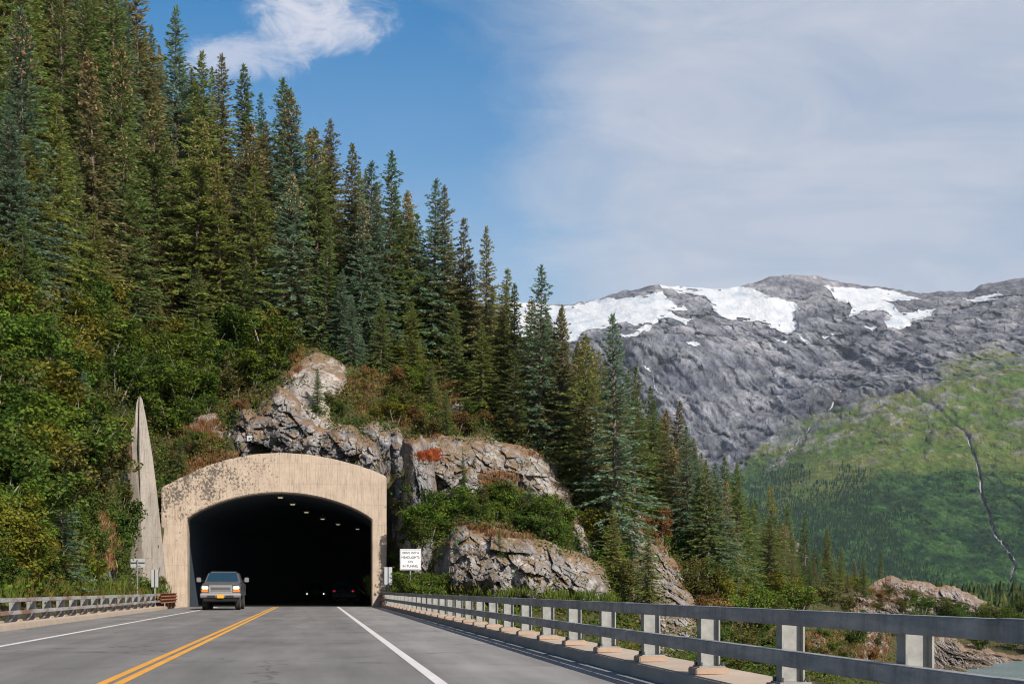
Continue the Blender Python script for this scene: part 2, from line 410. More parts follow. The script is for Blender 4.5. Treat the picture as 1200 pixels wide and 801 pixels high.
def lat(px, s):
    """point of the slope for direction px and step s (0 foot .. 5 ridge .. 7 behind)"""
    px = np.asarray(px, float); s = np.asarray(s, float)
    i = np.clip(np.searchsorted(LPX, px) - 1, 0, len(LPX) - 2); t = (px - LPX[i]) / (LPX[i + 1] - LPX[i])
    j = np.clip(np.floor(s).astype(int), 0, LYZ.shape[1] - 2); q = s - j
    def g(k):
        a = LYZ[i, j, k] * (1 - q) + LYZ[i, j + 1, k] * q; b = LYZ[i + 1, j, k] * (1 - q) + LYZ[i + 1, j + 1, k] * q
        return a * (1 - t) + b * t
    Y = g(0); Z = g(1)
    return np.stack([(px - 600) / F * Y, Y, Z], -1)
def hill_disp(p, s):
    w = np.clip(np.asarray(s) * 2.5 - .3, 0, 1)
    return (fbm(p * .16, 4, 3) * .9 + fbm(p * .6, 3, 9) * .3) * w
def hill(px, s):
    p = lat(px, s); p = p.copy(); p[..., 2] += hill_disp(p, s); return p
def py_of(p): return HZ - (p[..., 2] - CH) * F / p[..., 1]
def find_s(px, py):
    """step s at which the slope shows at picture row py"""
    s = np.linspace(0, 5, 161); q = py_of(hill(np.full_like(s, px), s))
    o = np.argsort(-q); return float(np.interp(-py, -q[o], s[o]))

pxs = np.concatenate([np.arange(-900, -60, 20), np.arange(-60, 1260, 4), np.arange(1260, 2400, 30)])
ss = np.concatenate([np.linspace(0, 5, 101), np.linspace(5, 7, 13)[1:]])
PX, S = np.meshgrid(pxs, ss, indexing='ij')
HV = hill(PX, S)
tag(obj('hillside_terrain', npmesh('hillside_terrain', HV.reshape(-1, 3), gridq(len(pxs), len(ss)), M['soil'], True)), kind='structure')

# valley floor and lake bed, out to the horizon; the lake
gx = np.concatenate([np.linspace(-1900, -400, 14), np.linspace(-380, 800, 60), np.linspace(900, 4300, 24)])
gy = np.concatenate([np.linspace(-400, 200, 30), np.linspace(206, 420, 36), np.linspace(450, 6150, 60)])
GX, GY = np.meshgrid(gx, gy, indexing='ij')
GZ = np.where(GY > 2300, -3, -3.0) + (-13 + 0 * GY) * (1 - sstep(205, 262, GY))
GZ += fbm(np.stack([GX, GY, GX * 0], -1) * .01, 4, 2) * 1.2
tag(obj('ground', npmesh('ground', np.stack([GX, GY, GZ], -1).reshape(-1, 3), gridq(len(gx), len(gy)), M['valley'], True)), kind='structure')
wx = np.linspace(-60, 900, 60); wy = np.linspace(-300, 240, 60); WX, WY = np.meshgrid(wx, wy, indexing='ij')
tag(obj('lake_water', npmesh('lake_water', np.stack([WX, WY, WX * 0 - 8.0], -1).reshape(-1, 3), gridq(60, 60), M['water'], True)), kind='structure')

# ------------------------------------------------------------------ road
KL, KR = -7.68, 3.82          # kerb faces
ROADEND = dY(-2.3, 85.5)
def frame(o): o.rotation_euler = (0, 0, TH); return o
r = MB()
nn = np.linspace(KL - .02, KR + .02, 14); dd = np.linspace(-40, ROADEND, 90)
A, B = np.meshgrid(nn, dd, indexing='ij')
rv = np.stack([A, B, -0.010 * np.abs(A + 2.3) * 0 + A * 0], -1)
tag(frame(obj('road', npmesh('road', rv.reshape(-1, 3), gridq(14, 90), M['asphalt']))), kind='structure')
def stripe(name, n, w, m, d0, d1):
    d = np.linspace(d0, d1, 140); V = np.concatenate([np.stack([np.full_like(d, n - w / 2), d, d * 0 + .004], -1), np.stack([np.full_like(d, n + w / 2), d, d * 0 + .004], -1)])
    k = len(d); Q = np.array([(i, k + i, k + i + 1, i + 1) for i in range(k - 1)])
    return tag(frame(obj(name, npmesh(name, V, Q, m))), kind='structure')
stripe('white_edge_line', 1.40, .14, M['white'], -20, ROADEND - .3)
stripe('white_edge_line', -5.72, .14, M['white'], -20, ROADEND - .3)
stripe('yellow_centre_line', -2.34, .115, M['yellow'], -20, ROADEND - .3)
stripe('yellow_centre_line', -2.155, .115, M['yellow'], -20, ROADEND - .3)
# kerbs; the right one tops the retaining wall of the causeway
kd = 83.6
k_ = MB().prism([(KR, -.3), (KR + .03, .17), (4.5, .19), (4.5, -.3)], 1, -40, dY(4, 83))
tag(frame(k_.build('kerb', M['kerb'], bevel=.015)), kind='structure')
k_ = MB().prism([(KL, -.3), (KL - .06, .15), (-8.75, .16), (-8.75, -.3)], 1, -40, dY(-8, 75.5))
tag(frame(k_.build('kerb', M['kerb'], bevel=.02)), kind='structure')
w_ = MB().prism([(KR + .1, -.31), (4.46, -.31), (4.9, -14), (KR + .1, -14)], 1, -40, dY(4, 83.5))
tag(frame(w_.build('causeway_wall', M['kerb'])), 'concrete causeway wall dropping from the road edge to the lake', 'wall')

# ---- right bridge rail: two box rails on H posts, each post on a concrete pedestal
RT = frame(empty('bridge_rail')); RT.location = road(4.05, 10, .18)
tag(RT, 'galvanised two-bar bridge railing along the right edge of the road', 'railing')
inv = Matrix.Translation(Vector(RT.location)) @ Matrix.Rotation(TH, 4, 'Z'); inv.invert()
def to_rt(V): return [tuple(inv @ Vector(road(*p))) for p in V]
def local_build(mb, name, m, parent, ivm, **k):
    mb.v = [tuple(ivm @ Vector(road(*p))) for p in mb.v]
    return mb.build(name, m, parent, **k)
c_post = 4.06
D_END = dY(3.9, 82.6)
posts = []
for i in range(-2, 32):
    Y = (2.37 + .6215 * i) * 4.08
    d = dY(c_post * CT, Y)
    if 2.0 < d < D_END: posts.append(d)
for z0, z1 in ((.755, .882), (.412, .545)):
    mb = MB(); edges = [-2.0] + [posts[k] + .7 for k in range(1, len(posts), 4)] + [D_END + .3]
    for a, b in zip(edges[:-1], edges[1:]):
        mb.box(3.835, 3.945, a + .006, b - .006, z0, z1)
        mb.box(3.842, 3.938, b - .02, b + .02, z0 + .008, z1 - .008)
        mb.box(3.829, 3.95, b - .3, b + .3, z0 - .006, z1 + .004)      # splice sleeve
    local_build(mb, 'rail_bar', M['steel'], RT, inv, bevel=.012)
for d in posts:
    mb = MB(); dx = random.uniform(-.01, .01)
    mb.box(3.947, 3.962, d - .075, d + .075, .262, .9 - .04); mb.box(4.135, 4.15, d - .075, d + .075, .262, .86)
    mb.box(3.9625, 4.1345, d - .006, d + .006, .262, .859)
    po = local_build(mb, 'post', M['steelpost'], RT, inv)
    mb = MB().box(3.915, 4.19, d - .13, d + .13, .247, .261); local_build(mb, 'base_plate', M['steelpost'], po, inv)
    mb = MB().box(3.872, 4.22, d - .16, d + .16, .17, .246); local_build(mb, 'pedestal', M['pedestal'], RT, inv, bevel=.012)
    if d < 26:
        for bx in (3.94, 4.17):
            for by in (-.105, .105):
                mb = MB().tube([road(bx, d + by, .262), road(bx, d + by, .30)], .017, 6)
                mb.v = [tuple(inv @ Vector(p)) for p in mb.v]; mb.build('bolt', M['bolt'], po)

# ---- left rail: two weathered channels, posts leaning out of the kerb
def weathered():
    m, nt, b = mat('weathered_steel'); co = objco(nt)
    f = noise(nt, mapping(nt, co, (1, .35, 1)), 1.6, 6, .7)
    c = mix(nt, ramp(nt, f, [(.46, 0.), (.6, 1.)]), (.40, .40, .41), (.25, .14, .10))
    L(nt, c, b.inputs['Base Color']); b.inputs['Roughness'].default_value = .6; b.inputs['Metallic'].default_value = .35; return m
M['weathered'] = weathered()
LT = frame(empty('bridge_rail')); LT.location = road(-8.3, 40, .15)
tag(LT, 'rust streaked two-bar railing on the low kerb at the left roadside', 'railing')
inl = Matrix.Translation(Vector(LT.location)) @ Matrix.Rotation(TH, 4, 'Z'); inl.invert()
LE = dY(-8.1, 75.2)
for z0, z1 in ((.70, .815), (.36, .465)):
    mb = MB(); a = 6.0
    while a < LE:
        b = min(a + 5.0, LE); mb.box(-8.17, -8.05, a + .01, b - .01, z0, z1); mb.box(-8.18, -8.16, b - .25, b + .25 if b < LE else b, z0 - .003, z1 + .003); a = b
    local_build(mb, 'rail_bar', M['weathered'], LT, inl, bevel=.02)
d = dY(-8.3, 4.7 * 8.45) - 11 * 2.45
while d < LE + .3:
    mb = MB().box(-8.30, -8.185, d - .13, d + .13, .155, .79); mb.box(-8.42, -8.302, d - .1, d + .1, .155, .8)
    local_build(mb, 'post', M['steelpost'], LT, inl)
    mb = MB().prism([(d - .35, .155), (d + .35, .155), (d + .2, .22), (d - .2, .22)], 0, -8.5, -8.12); mb.v = [(p[0], p[1], p[2]) for p in mb.v]
    local_build(mb, 'post_footing', M['kerb'], LT, inl)
    d += 2.45

# ---- rusty ribbed end sections at the tunnel mouth
def thrie(name, n, d0, d1, label, side):
    e = frame(empty(name)); e.location = road(n, (d0 + d1) / 2, 0); tag(e, label, 'guardrail', 'rusty guardrail ends at the tunnel mouth')
    iv = Matrix.Translation(Vector(e.location)) @ Matrix.Rotation(TH, 4, 'Z'); iv.invert()
    prof = []; K = 24
    for i in range(K + 1):
        z = .30 + .52 * i / K; prof.append((n - side * .045 * math.cos(2 * math.pi * 3 * i / K), z))
    back = [(p[0] + .02 * side, p[1]) for p in prof][::-1]
    mb = MB().prism(prof + back, 1, d0, d1); local_build(mb, 'ribbed_beam', M['rust'], e, iv)
    for q in np.linspace(d0 + .5, d1 - .3, 5):
        a, b = sorted((n + side * .08, n + side * .22)); mb = MB().box(a, b, q - .08, q + .08, -.02, .84); local_build(mb, 'post', M['rust'], e, iv)
thrie('guardrail_end', -8.05, LE + .15, dY(-8.0, 84), 'rusty ribbed guardrail end left of the tunnel mouth', -1)
thrie('guardrail_end', 3.95, D_END + .4, dY(3.95, 86.4), 'rusty ribbed guardrail end right of the tunnel mouth', 1)

# ------------------------------------------------------------------ tunnel portal
P0 = np.array([-13.95, 85.0])
def por(px, py):
    u = (px - 600) / F; a = (u * P0[1] - P0[0]) / (CT - u * ST); return a, zp(py, P0[1] + a * ST)
PT = empty('tunnel_portal', (P0[0], P0[1], 0), TH)
tag(PT, 'broad tan concrete tunnel portal with a flattened dark arch', 'tunnel portal')
K = 40
aL, zL = por(219.5, 608); aR, zR = por(436, 608); zpk = por(330, 577)[1]
zS = (zL + zR) / 2
inner = [(aL, -.1), (aL, zS * .5)] + [(aL + (aR - aL) * i / K, zS + (zpk - zS) * (1 - (2 * i / K - 1) ** 2) ** .86) for i in range(K + 1)] + [(aR, zS * .5), (aR, -.1)]
ot = [por(*q) for q in ((189, 571), (210, 560), (240, 546), (270, 537), (300, 531.5), (330, 530), (360, 532), (390, 537), (420, 545), (440, 552), (453, 558))]
ox = [q[0] for q in ot]; oz = [q[1] for q in ot]
oL, oR = ox[0], ox[-1]
outer = [(oL, -.1), (oL, oz[0] * .5)] + [(oL + (oR - oL) * i / K, float(np.interp(oL + (oR - oL) * i / K, ox, oz))) for i in range(K + 1)] + [(oR, oz[-1] * .5), (oR, -.1)]
n_ = len(inner); TK = 1.6
V = [(a, 0, z) for a, z in inner] + [(a, 0, z) for a, z in outer] + [(a, TK, z) for a, z in inner] + [(a, TK, z) for a, z in outer]
Fs = []
for i in range(n_ - 1):
    Fs += [(i, i + 1, n_ + i + 1, n_ + i), (2 * n_ + i, 3 * n_ + i, 3 * n_ + i + 1, 2 * n_ + i + 1),
           (i, 2 * n_ + i, 2 * n_ + i + 1, i + 1), (n_ + i, n_ + i + 1, 3 * n_ + i + 1, 3 * n_ + i)]
MB().add(V, Fs).build('headwall', M['portal'], PT, bevel=.05)
# bored tube curving away to the right
tv = []; NS = 60
def axis(t): return t * t / (2 * 150.)       # sideways drift of the tunnel
for k in range(NS + 1):
    t = TK - .2 + 150 * k / NS; off = axis(max(0, t - 2)); sl = max(0, t - 2) / 150.
    for a, z in inner:
        tv.append((off + a * 1.012, t - (a) * sl * .8, max(-.012, z * 1.008)))
Q = []
for k in range(NS):
    for i in range(n_ - 1): Q.append((k * n_ + i, k * n_ + i + 1, (k + 1) * n_ + i + 1, (k + 1) * n_ + i))
tb = MB().add(tv, Q); tb.add(tv[-n_:], [tuple(range(n_))])
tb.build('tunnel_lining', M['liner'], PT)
tf = []
for k in range(NS + 1):
    t = -.2 + 152 * k / NS; off = axis(max(0, t - 2)); sl = max(0, t - 2) / 150.
    for a in (aL - .3, aR + .3): tf.append((off + a, t - a * sl * .8, -.006))
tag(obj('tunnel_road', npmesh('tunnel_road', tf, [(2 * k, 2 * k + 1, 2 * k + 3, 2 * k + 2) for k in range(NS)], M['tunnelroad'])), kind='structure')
bpy.data.objects['tunnel_road'].location = (P0[0], P0[1], 0); bpy.data.objects['tunnel_road'].rotation_euler = (0, 0, TH)
# ceiling lamps
ordn = ['first', 'second', 'third', 'fourth', 'fifth', 'sixth', 'seventh', 'eighth', 'ninth', 'tenth', 'eleventh', 'twelfth', 'thirteenth', 'fourteenth', 'fifteenth', 'sixteenth']
for k, (px, py) in enumerate(((328.5, 582.5), (343, 590.5), (359, 599.8), (378, 607.6), (396, 614), (419, 619.4))):
    Y = 5.42 * F / (HZ - py); Y = max(Y, 86.2)
    p = P(px, py, Y); lo = empty('tunnel_lamp', tuple(p), TH)
    MB().box(-.22, .22, -.3, .3, .0, .14).build('housing', M['black'], lo, bevel=.02)
    MB().box(-.14, .14, -.27, .27, -.035, -.003).build('lamp_glass', M['ceillamp'], lo)
    MB().box(-.03, .03, -.03, .03, .142, .62 if k else .4).build('bracket', M['black'], lo)
    tag(lo, f'{ordn[k]} small glowing ceiling lamp counted inwards from the tunnel mouth', 'lamp', 'ceiling lamps in the tunnel')

# wing wall: thin concrete fin climbing the bank left of the portal
def WP(px, py, Y): return tuple(P(px, py, Y))
rl = [(164.2, 463.5, 80.6), (163.2, 486, 80.2), (162.5, 520, 79.8), (165, 600, 79.4), (168, 697, 79.2)]                     # ridge
ll = [(162.3, 464.5, 80.7), (160, 472, 80.55), (158.8, 485, 80.4), (157.6, 497, 80.35), (153.6, 503, 80.35), (155, 530, 80.15), (152.5, 590, 79.9), (149, 697, 79.8)]   # left edge
rr_ = [(166.5, 467, 80.9), (169.5, 481, 80.9), (174, 506, 80.9), (178.5, 534, 81.0), (182.5, 566, 81.1), (189.5, 632, 81.9), (197, 697, 82.6)]   # right edge
Vf = [WP(*q) for q in rl + ll + rr_]; nr, nl, nq = len(rl), len(ll), len(rr_)
Lp = list(range(nr)) + list(range(nr + nl - 1, nr - 1, -1)); Rp = list(range(nr)) + list(range(nr + nl + nq - 1, nr + nl - 1, -1))
Bk = [(x - .1, y + 1.3, z) for x, y, z in Vf[nr:nr + nl]] + [(x - .3, y + 1.3, z) for x, y, z in Vf[nr + nl:]]
o2 = len(Vf)
wm = MB().add(Vf + Bk, [tuple(Lp), tuple(Rp)] + [(nr + k, nr + k + 1, o2 + k + 1, o2 + k) for k in range(nl - 1)] + [(nr + nl + k, nr + nl + k + 1, o2 + nl + k + 1, o2 + nl + k) for k in range(nq - 1)]
              + [(0, nr, o2, o2 + nl, nr + nl), tuple(range(o2, o2 + nl)) + tuple(range(o2 + nl + nq - 1, o2 + nl - 1, -1))])
wo = empty('wing_wall', tuple(P(170, 705, 81)))
wm.v = [tuple(Vector(p) - wo.location) for p in wm.v]
wm.build('fin', M['wing'], wo)
tag(wo, 'tall pointed concrete fin standing left of the tunnel arch', 'wing wall')
# ------------------------------------------------------------------ signs
# regulatory sign
Y = 80.; w = (493.5 - 469) / F * Y; h = (667.5 - 643) / F * Y; zt = zp(643, Y); zb = zt - h; cx = (481 - 600) / F * Y
sg = empty('road_sign', (cx, Y, -.6), .03); tag(sg, 'square white road sign reading drive with headlights on in tunnel', 'road sign')
MB().box(-.035, .035, .0, .05, 0, zt + .5).build('pole', M['steelpost'], sg)
MB().box(-w / 2, w / 2, -.03, -.004, zb + .6, zt + .6).build('panel', M['signwhite'], sg, bevel=.008)
bd = MB(); i_ = .035
for x0, x1, z0, z1 in ((-w/2+i_, w/2-i_, zt+.6-i_-.018, zt+.6-i_), (-w/2+i_, w/2-i_, zb+.6+i_, zb+.6+i_+.018), (-w/2+i_, -w/2+i_+.018, zb+.6+i_+.019, zt+.6-i_-.019), (w/2-i_-.018, w/2-i_, zb+.6+i_+.019, zt+.6-i_-.019)):
    bd.box(x0, x1, -.034, -.0315, z0, z1)
bd.build('border', M['black'], sg)
for k, txt in enumerate(('DRIVE WITH', 'HEADLIGHTS', 'ON', 'IN TUNNEL')):
    cu = bpy.data.curves.new('lettering', 'FONT'); cu.body = txt; cu.size = .185; cu.align_x = 'CENTER'; cu.align_y = 'CENTER'; cu.extrude = .001; cu.offset = .0035
    t = bpy.data.objects.new('tmp', cu); COL.objects.link(t); bpy.context.view_layer.update()
    dg = bpy.context.evaluated_depsgraph_get(); me = bpy.data.meshes.new_from_object(t.evaluated_get(dg)); bpy.data.objects.remove(t)
    me.materials.clear(); me.materials.append(M['black']); me.name = 'lettering'
    lo = obj('lettering', me, sg); lo.rotation_euler = (math.pi / 2, 0, 0); lo.scale = (.93, 1, 1)
    lo.location = (0, -.034, zt + .6 - h * (.185 + .21 * k))
def marker(px0, px1, py0, py1, Y, label):
    x0, x1 = (px0 - 600) / F * Y, (px1 - 600) / F * Y; z1, z0 = zp(py0, Y), zp(py1, Y)
    e = empty('marker_post', ((x0 + x1) / 2, Y, -.5), .05); w = (x1 - x0) / 2
    MB().box(-w, w, -.02, 0, z0 + .5, z1 + .5).build('panel', M['signback'], e)
    MB().box(-w * .25, w * .25, .003, .05, 0, z1 + .4).build('post', M['steelpost'], e)
    MB().box(-w * .12, w * .12, -.045, -.022, z0 + .5, z1 + .5).build('rib', M['bolt'], e)
    tag(e, label, 'marker', 'narrow marker panels beside the tunnel mouth')
marker(450.5, 459.5, 664, 685, 82.5, 'narrow grey marker panel standing right of the tunnel mouth')
marker(177.5, 185.5, 667, 687.5, 78.5, 'narrow grey marker panel standing before the pointed concrete fin')
Y = 72.; x0, x1 = (153 - 600) / F * Y, (170.3 - 600) / F * Y
sb = empty('road_sign', ((x0 + x1) / 2, Y, -.4), -.05); w = (x1 - x0) / 2
MB().box(-w, w, -.02, 0, zp(664.5, Y) + .4, zp(654, Y) + .4).build('panel', M['signback'], sb, bevel=.006)
MB().box(-w * .97, w * .97, -.05, -.022, zp(659, Y) + .38, zp(659, Y) + .43).build('brace', M['bolt'], sb)
MB().box(-.03, .03, -.085, -.053, 0, zp(655, Y) + .4).build('pole', M['steelpost'], sb)
tag(sb, 'blank grey back of a small road sign on the left bank', 'road sign')
# rock-bolt plate above the arch
Y = 89.2; e = empty('bolt_plate', tuple(P(292.5, 513.5, Y)), TH)
MB().box(-.17, .17, -.06, 0, -.17, .17).build('plate', M['signback'], e, bevel=.01); MB().tube([(0, -.1, 0), (0, -.06, 0)], .06, 8).build('nut', M['bolt'], e)
tag(e, 'small square steel plate bolted to the dark rock above the arch', 'plate')


# ------------------------------------------------------------------ rock outcrops: cliff faces standing out of the slope
ROCKS = []
def terr_cols(pxa):
    s = np.linspace(0, 5, 141); SX, SS = np.meshgrid(pxa, s, indexing='ij'); p = hill(SX, SS); return py_of(p), p[..., 1]
def rock(label, poly, bulge, m='rock', cliff=.4, w=.35, step=.8, blk=(2.4, 1.3), seed=0, amp=1., strat=(.5, -.3), cat='rock outcrop', kind='rock_outcrop', ybias=0., group=None):
    poly = np.array(poly, float); x0, y0 = poly.min(0) - 7; x1, y1 = poly.max(0) + 7
    gx_ = np.arange(x0, x1, step); gy_ = np.arange(y0, y1, step)
    q, YT = terr_cols(gx_); yt = np.empty((len(gx_), len(gy_)))
    for i in range(len(gx_)):
        o = np.argsort(-q[i]); yt[i] = np.interp(-gy_, -q[i][o], YT[i][o])
    GX_, GY_ = np.meshgrid(gx_, gy_, indexing='ij')
    nz = np.stack([GX_ * .07, GY_ * .07, GX_ * 0 + seed], -1)
    sd = polysd(poly, GX_ + 5 * fbm(nz, 4, seed), GY_ + 5 * fbm(nz + 9, 4, seed + 3))
    fb = np.interp(gx_, *col_bottom(poly))
    # cliff plane: depth at the foot of the outcrop in each column, leaning back
    foot = np.array([yt[i][min(len(gy_) - 1, np.searchsorted(gy_, fb[i]))] for i in range(len(gx_))])
    k = np.ones(25) / 25; foot = np.convolve(np.pad(foot, 12, mode='edge'), k, 'valid')
    yc = foot[:, None] + cliff * (fb[:, None] - GY_) * foot[:, None] / F
    Yb = np.minimum(yt, w * yt + (1 - w) * yc)
    sdm = sd * Yb / F
    prof = np.where(sdm > 0, 1 - np.exp(-np.maximum(sdm, 0) / 1.1), 0)
    p = np.stack([(GX_ - 600) / F * Yb, Yb, zp(GY_, Yb)], -1)
    a, b = strat; pr = np.stack([p[..., 0] + a * p[..., 2], p[..., 1] * .7, p[..., 2] + b * p[..., 0]], -1)
    wob = np.stack([fbm(p * .8, 3, seed + 1), fbm(p * .8 + 5, 3, seed + 1), fbm(p * .8 + 11, 3, seed + 1)], -1) * .12
    h1, e1 = facets((pr + wob) * np.array([1, 1, .8]) / blk[0], seed + 11); h2, e2 = facets((pr + wob * .6) * np.array([1, 1, .85]) / blk[1] * 1.6, seed + 31)
    h3, e3 = facets((pr + wob * .4) * np.array([1, 1, .9]) / blk[1] * 3.6, seed + 51)
    rough = fbm(p * 1.5, 6, seed + 2, ridged=True) * .15 + fbm(p * 5, 3, seed + 4) * .08
    disp = amp * (h1 * 1.0 + h2 * .5 + h3 * .2 + rough)
    dep = Yb - bulge * prof - disp * np.clip(prof * 1.4, 0, 1) + np.where(sdm < 0, -sdm * 5, 0) + .3 * (1 - prof) + ybias
    crack = np.clip(np.maximum(1 - e1 / .07, (1 - e2 / .09) * .8), 0, 1) * (.4 + .6 * (fbm(p * .9, 3, seed + 8) > -.1))
    edge = np.clip(1 - sdm / .55, 0, 1) * np.clip(.6 + fbm(p * 1.1, 3, seed + 6) * 1.6, 0, 1)
    V = np.stack([(GX_ - 600) / F * dep, dep, zp(GY_, dep)], -1)
    Q = gridq(len(gx_), len(gy_)); keep = (sd.ravel()[Q] > -4.5).all(1); Q = Q[keep]
    used, inv_ = np.unique(Q, return_inverse=True)
    me = npmesh(kind, V.reshape(-1, 3)[used], inv_.reshape(Q.shape), M[m], False, attrs={'crack': crack.ravel()[used], 'edge': edge.ravel()[used]})
    o = obj(kind, me); tag(o, label, cat, group)
    ROCKS.append((gx_, gy_, sd, dep)); return o
def col_bottom(poly):
    xs = np.linspace(poly[:, 0].min(), poly[:, 0].max(), 60); ys = []
    for x in xs:
        c = []
        for i in range(len(poly)):
            (xa, ya), (xb, yb) = poly[i], poly[(i + 1) % len(poly)]
            if min(xa, xb) <= x <= max(xa, xb): c.append(ya + (yb - ya) * (0 if xa == xb else (x - xa) / (xb - xa)) if xa != xb else max(ya, yb))
        ys.append(max(c) if c else np.nan)
    ys = np.array(ys); ok = ~np.isnan(ys); return xs[ok], ys[ok]
RAST = {}
def surfY(px, py):
    """depth of the first surface (slope or outcrop) seen at a picture point"""
    if not RAST:
        gx_ = np.arange(-60, 1240, 2.); gy_ = np.arange(230, 812, 2.); q, YT = terr_cols(gx_); R_ = np.empty((len(gx_), len(gy_)))
        for i in range(len(gx_)):
            o = np.argsort(-q[i]); R_[i] = np.interp(-gy_, -q[i][o], YT[i][o])
        RK = np.zeros(R_.shape, bool)
        for rx, ry, sd, dep in ROCKS:
            I = np.where((gx_ > rx[0]) & (gx_ < rx[-1]))[0]; J = np.where((gy_ > ry[0]) & (gy_ < ry[-1]))[0]
            a = ((gx_[I] - rx[0]) / (rx[1] - rx[0])).astype(int); b = ((gy_[J] - ry[0]) / (ry[1] - ry[0])).astype(int)
            sub = np.where(sd[np.ix_(a, b)] > -1, dep[np.ix_(a, b)], 1e9); RK[np.ix_(I, J)] |= (sd[np.ix_(a, b)] > 2.5); R_[np.ix_(I, J)] = np.minimum(R_[np.ix_(I, J)], sub)
        RAST['r'] = R_; RAST['rock'] = RK
    R_ = RAST['r']; i = int(np.clip(round((px + 60) / 2), 0, R_.shape[0] - 1)); j = int(np.clip(round((py - 230) / 2), 0, R_.shape[1] - 1))
    return float(R_[i, j])
def on_rock(X, Yv):
    surfY(0, 500); R_ = RAST['rock']; return R_[np.clip(np.round((X + 60) / 2).astype(int), 0, R_.shape[0] - 1), np.clip(np.round((Yv - 230) / 2).astype(int), 0, R_.shape[1] - 1)]
def surfYv(X, Yv):
    surfY(0, 500); R_ = RAST['r']
    return R_[np.clip(np.round((X + 60) / 2).astype(int), 0, R_.shape[0] - 1), np.clip(np.round((Yv - 230) / 2).astype(int), 0, R_.shape[1] - 1)]

rock('bald rounded pale rock dome rising above the tunnel arch', [(333,440),(346,424),(366,417),(386,419),(402,434),(404,448),(396,462),(388,474),(386,488),(398,506),(408,522),(352,514),(338,494),(332,466)], 1.3, 'rockdome', 1.0, .5, blk=(4.5, 1.6), seed=3, amp=.4)
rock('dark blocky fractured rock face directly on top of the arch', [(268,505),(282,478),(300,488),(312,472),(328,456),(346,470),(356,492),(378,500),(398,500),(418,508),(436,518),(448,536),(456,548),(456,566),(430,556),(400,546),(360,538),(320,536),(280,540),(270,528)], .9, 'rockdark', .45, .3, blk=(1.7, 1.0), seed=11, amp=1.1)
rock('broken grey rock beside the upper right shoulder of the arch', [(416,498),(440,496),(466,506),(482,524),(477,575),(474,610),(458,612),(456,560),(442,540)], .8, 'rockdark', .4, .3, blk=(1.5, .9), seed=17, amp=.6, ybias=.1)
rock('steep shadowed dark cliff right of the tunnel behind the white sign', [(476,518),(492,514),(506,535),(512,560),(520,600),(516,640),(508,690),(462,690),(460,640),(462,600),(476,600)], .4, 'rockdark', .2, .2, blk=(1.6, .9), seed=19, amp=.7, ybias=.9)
rock('upper pale cliff band between brush and spruces right of the arch', [(468,512),(500,512),(530,516),(566,516),(598,522),(626,530),(648,548),(655,566),(664,580),(672,600),(682,612),(690,632),(690,660),(676,652),(668,628),(655,606),(640,592),(622,592),(600,596),(560,592),(520,600),(500,588),(484,560)], 1.8, 'rock', .8, .35, blk=(2.3, 1.1), seed=23, amp=.9)
rock('big lower grey cliff close behind the bridge railing', [(512,656),(524,634),(536,617),(560,614),(584,624),(612,628),(640,636),(668,650),(690,656),(704,668),(712,688),(716,716),(640,716),(560,712),(518,706),(512,690)], 2.4, 'rock', .45, .3, blk=(2.4, 1.1), seed=29, amp=.95)
rock('loose grey scree tongue sloping to the railing below brown brush', [(738,616),(750,606),(760,618),(775,640),(792,664),(806,692),(814,720),(820,760),(788,774),(754,764),(744,730),(738,690),(742,650)], 0.5, 'scree', .9, .75, blk=(1.4, .7), seed=37, amp=.8, cat='scree')
rock('small pale rock poking from green brush on the right slope', [(919,642),(924,635),(934,640),(944,655),(940,661),(928,652)], .5, 'rock', .5, .3, step=.5, blk=(1.6, .8), seed=41, amp=.4)
rock('low brown and grey rocky point running out towards the lake', [(1000,704),(1018,690),(1045,679),(1070,683),(1095,690),(1122,691),(1140,699),(1153,709),(1150,717),(1110,719),(1060,722),(1000,722)], 2.0, 'scree', 1.2, .4, step=.5, blk=(3.0, 1.2), seed=43, amp=1.5, cat='rocky point')
rock('rounded grey boulder slope seen between the rails beside the tall post', [(1008,745),(1018,738),(1030,742),(1036,760),(1030,775),(1006,776),(1002,760)], .9, 'rock', .6, .3, step=.6, blk=(1.8, .9), seed=47, amp=.6)
rock('grey rock among rusty brush seen under the top rail', [(944,756),(950,748),(960,746),(968,752),(962,762),(950,764)], .5, 'rock', .6, .3, step=.5, blk=(1.2, .7), seed=53, amp=.5)
rock('pale rubble shore sloping into the lake water', [(1094,752),(1106,744),(1118,752),(1140,760),(1165,767),(1190,771),(1210,772),(1210,779),(1160,781),(1110,786),(1094,782)], .5, 'scree', 1.4, .6, step=.4, blk=(1.1, .55), seed=59, amp=1.3, cat='rubble shore')
rock('brown crumbling rock at the far left roadside bank', [(-20,668),(2,646),(20,640),(40,646),(52,660),(50,678),(20,688),(-20,690)], .6, 'scree', .7, .4, blk=(1.2, .6), seed=61, amp=.6)
rock('ochre broken rock left of the small road sign', [(98,640),(106,608),(118,604),(130,618),(132,650),(140,676),(128,690),(108,684)], .5, 'scree', .5, .3, blk=(1.2, .6), seed=67, amp=.6)
rock('small rock knob against the left side of the pointed fin', [(128,526),(138,516),(150,520),(154,560),(150,590),(138,570)], .5, 'rock', .5, .3, blk=(1.3, .7), seed=71, amp=.5)
rock('ochre rock patch among shrubs right of the fin', [(206,500),(226,486),(250,486),(266,500),(262,526),(236,536),(210,540)], .5, 'scree', .8, .4, blk=(1.2, .6), seed=73, amp=.6)
rock('slanting pale rock in a gap below the spruces over the upper cliff', [(522,470),(532,462),(544,474),(552,488),(540,494),(528,488)], .5, 'rock', .8, .4, blk=(1.5, .8), seed=79, amp=.5)

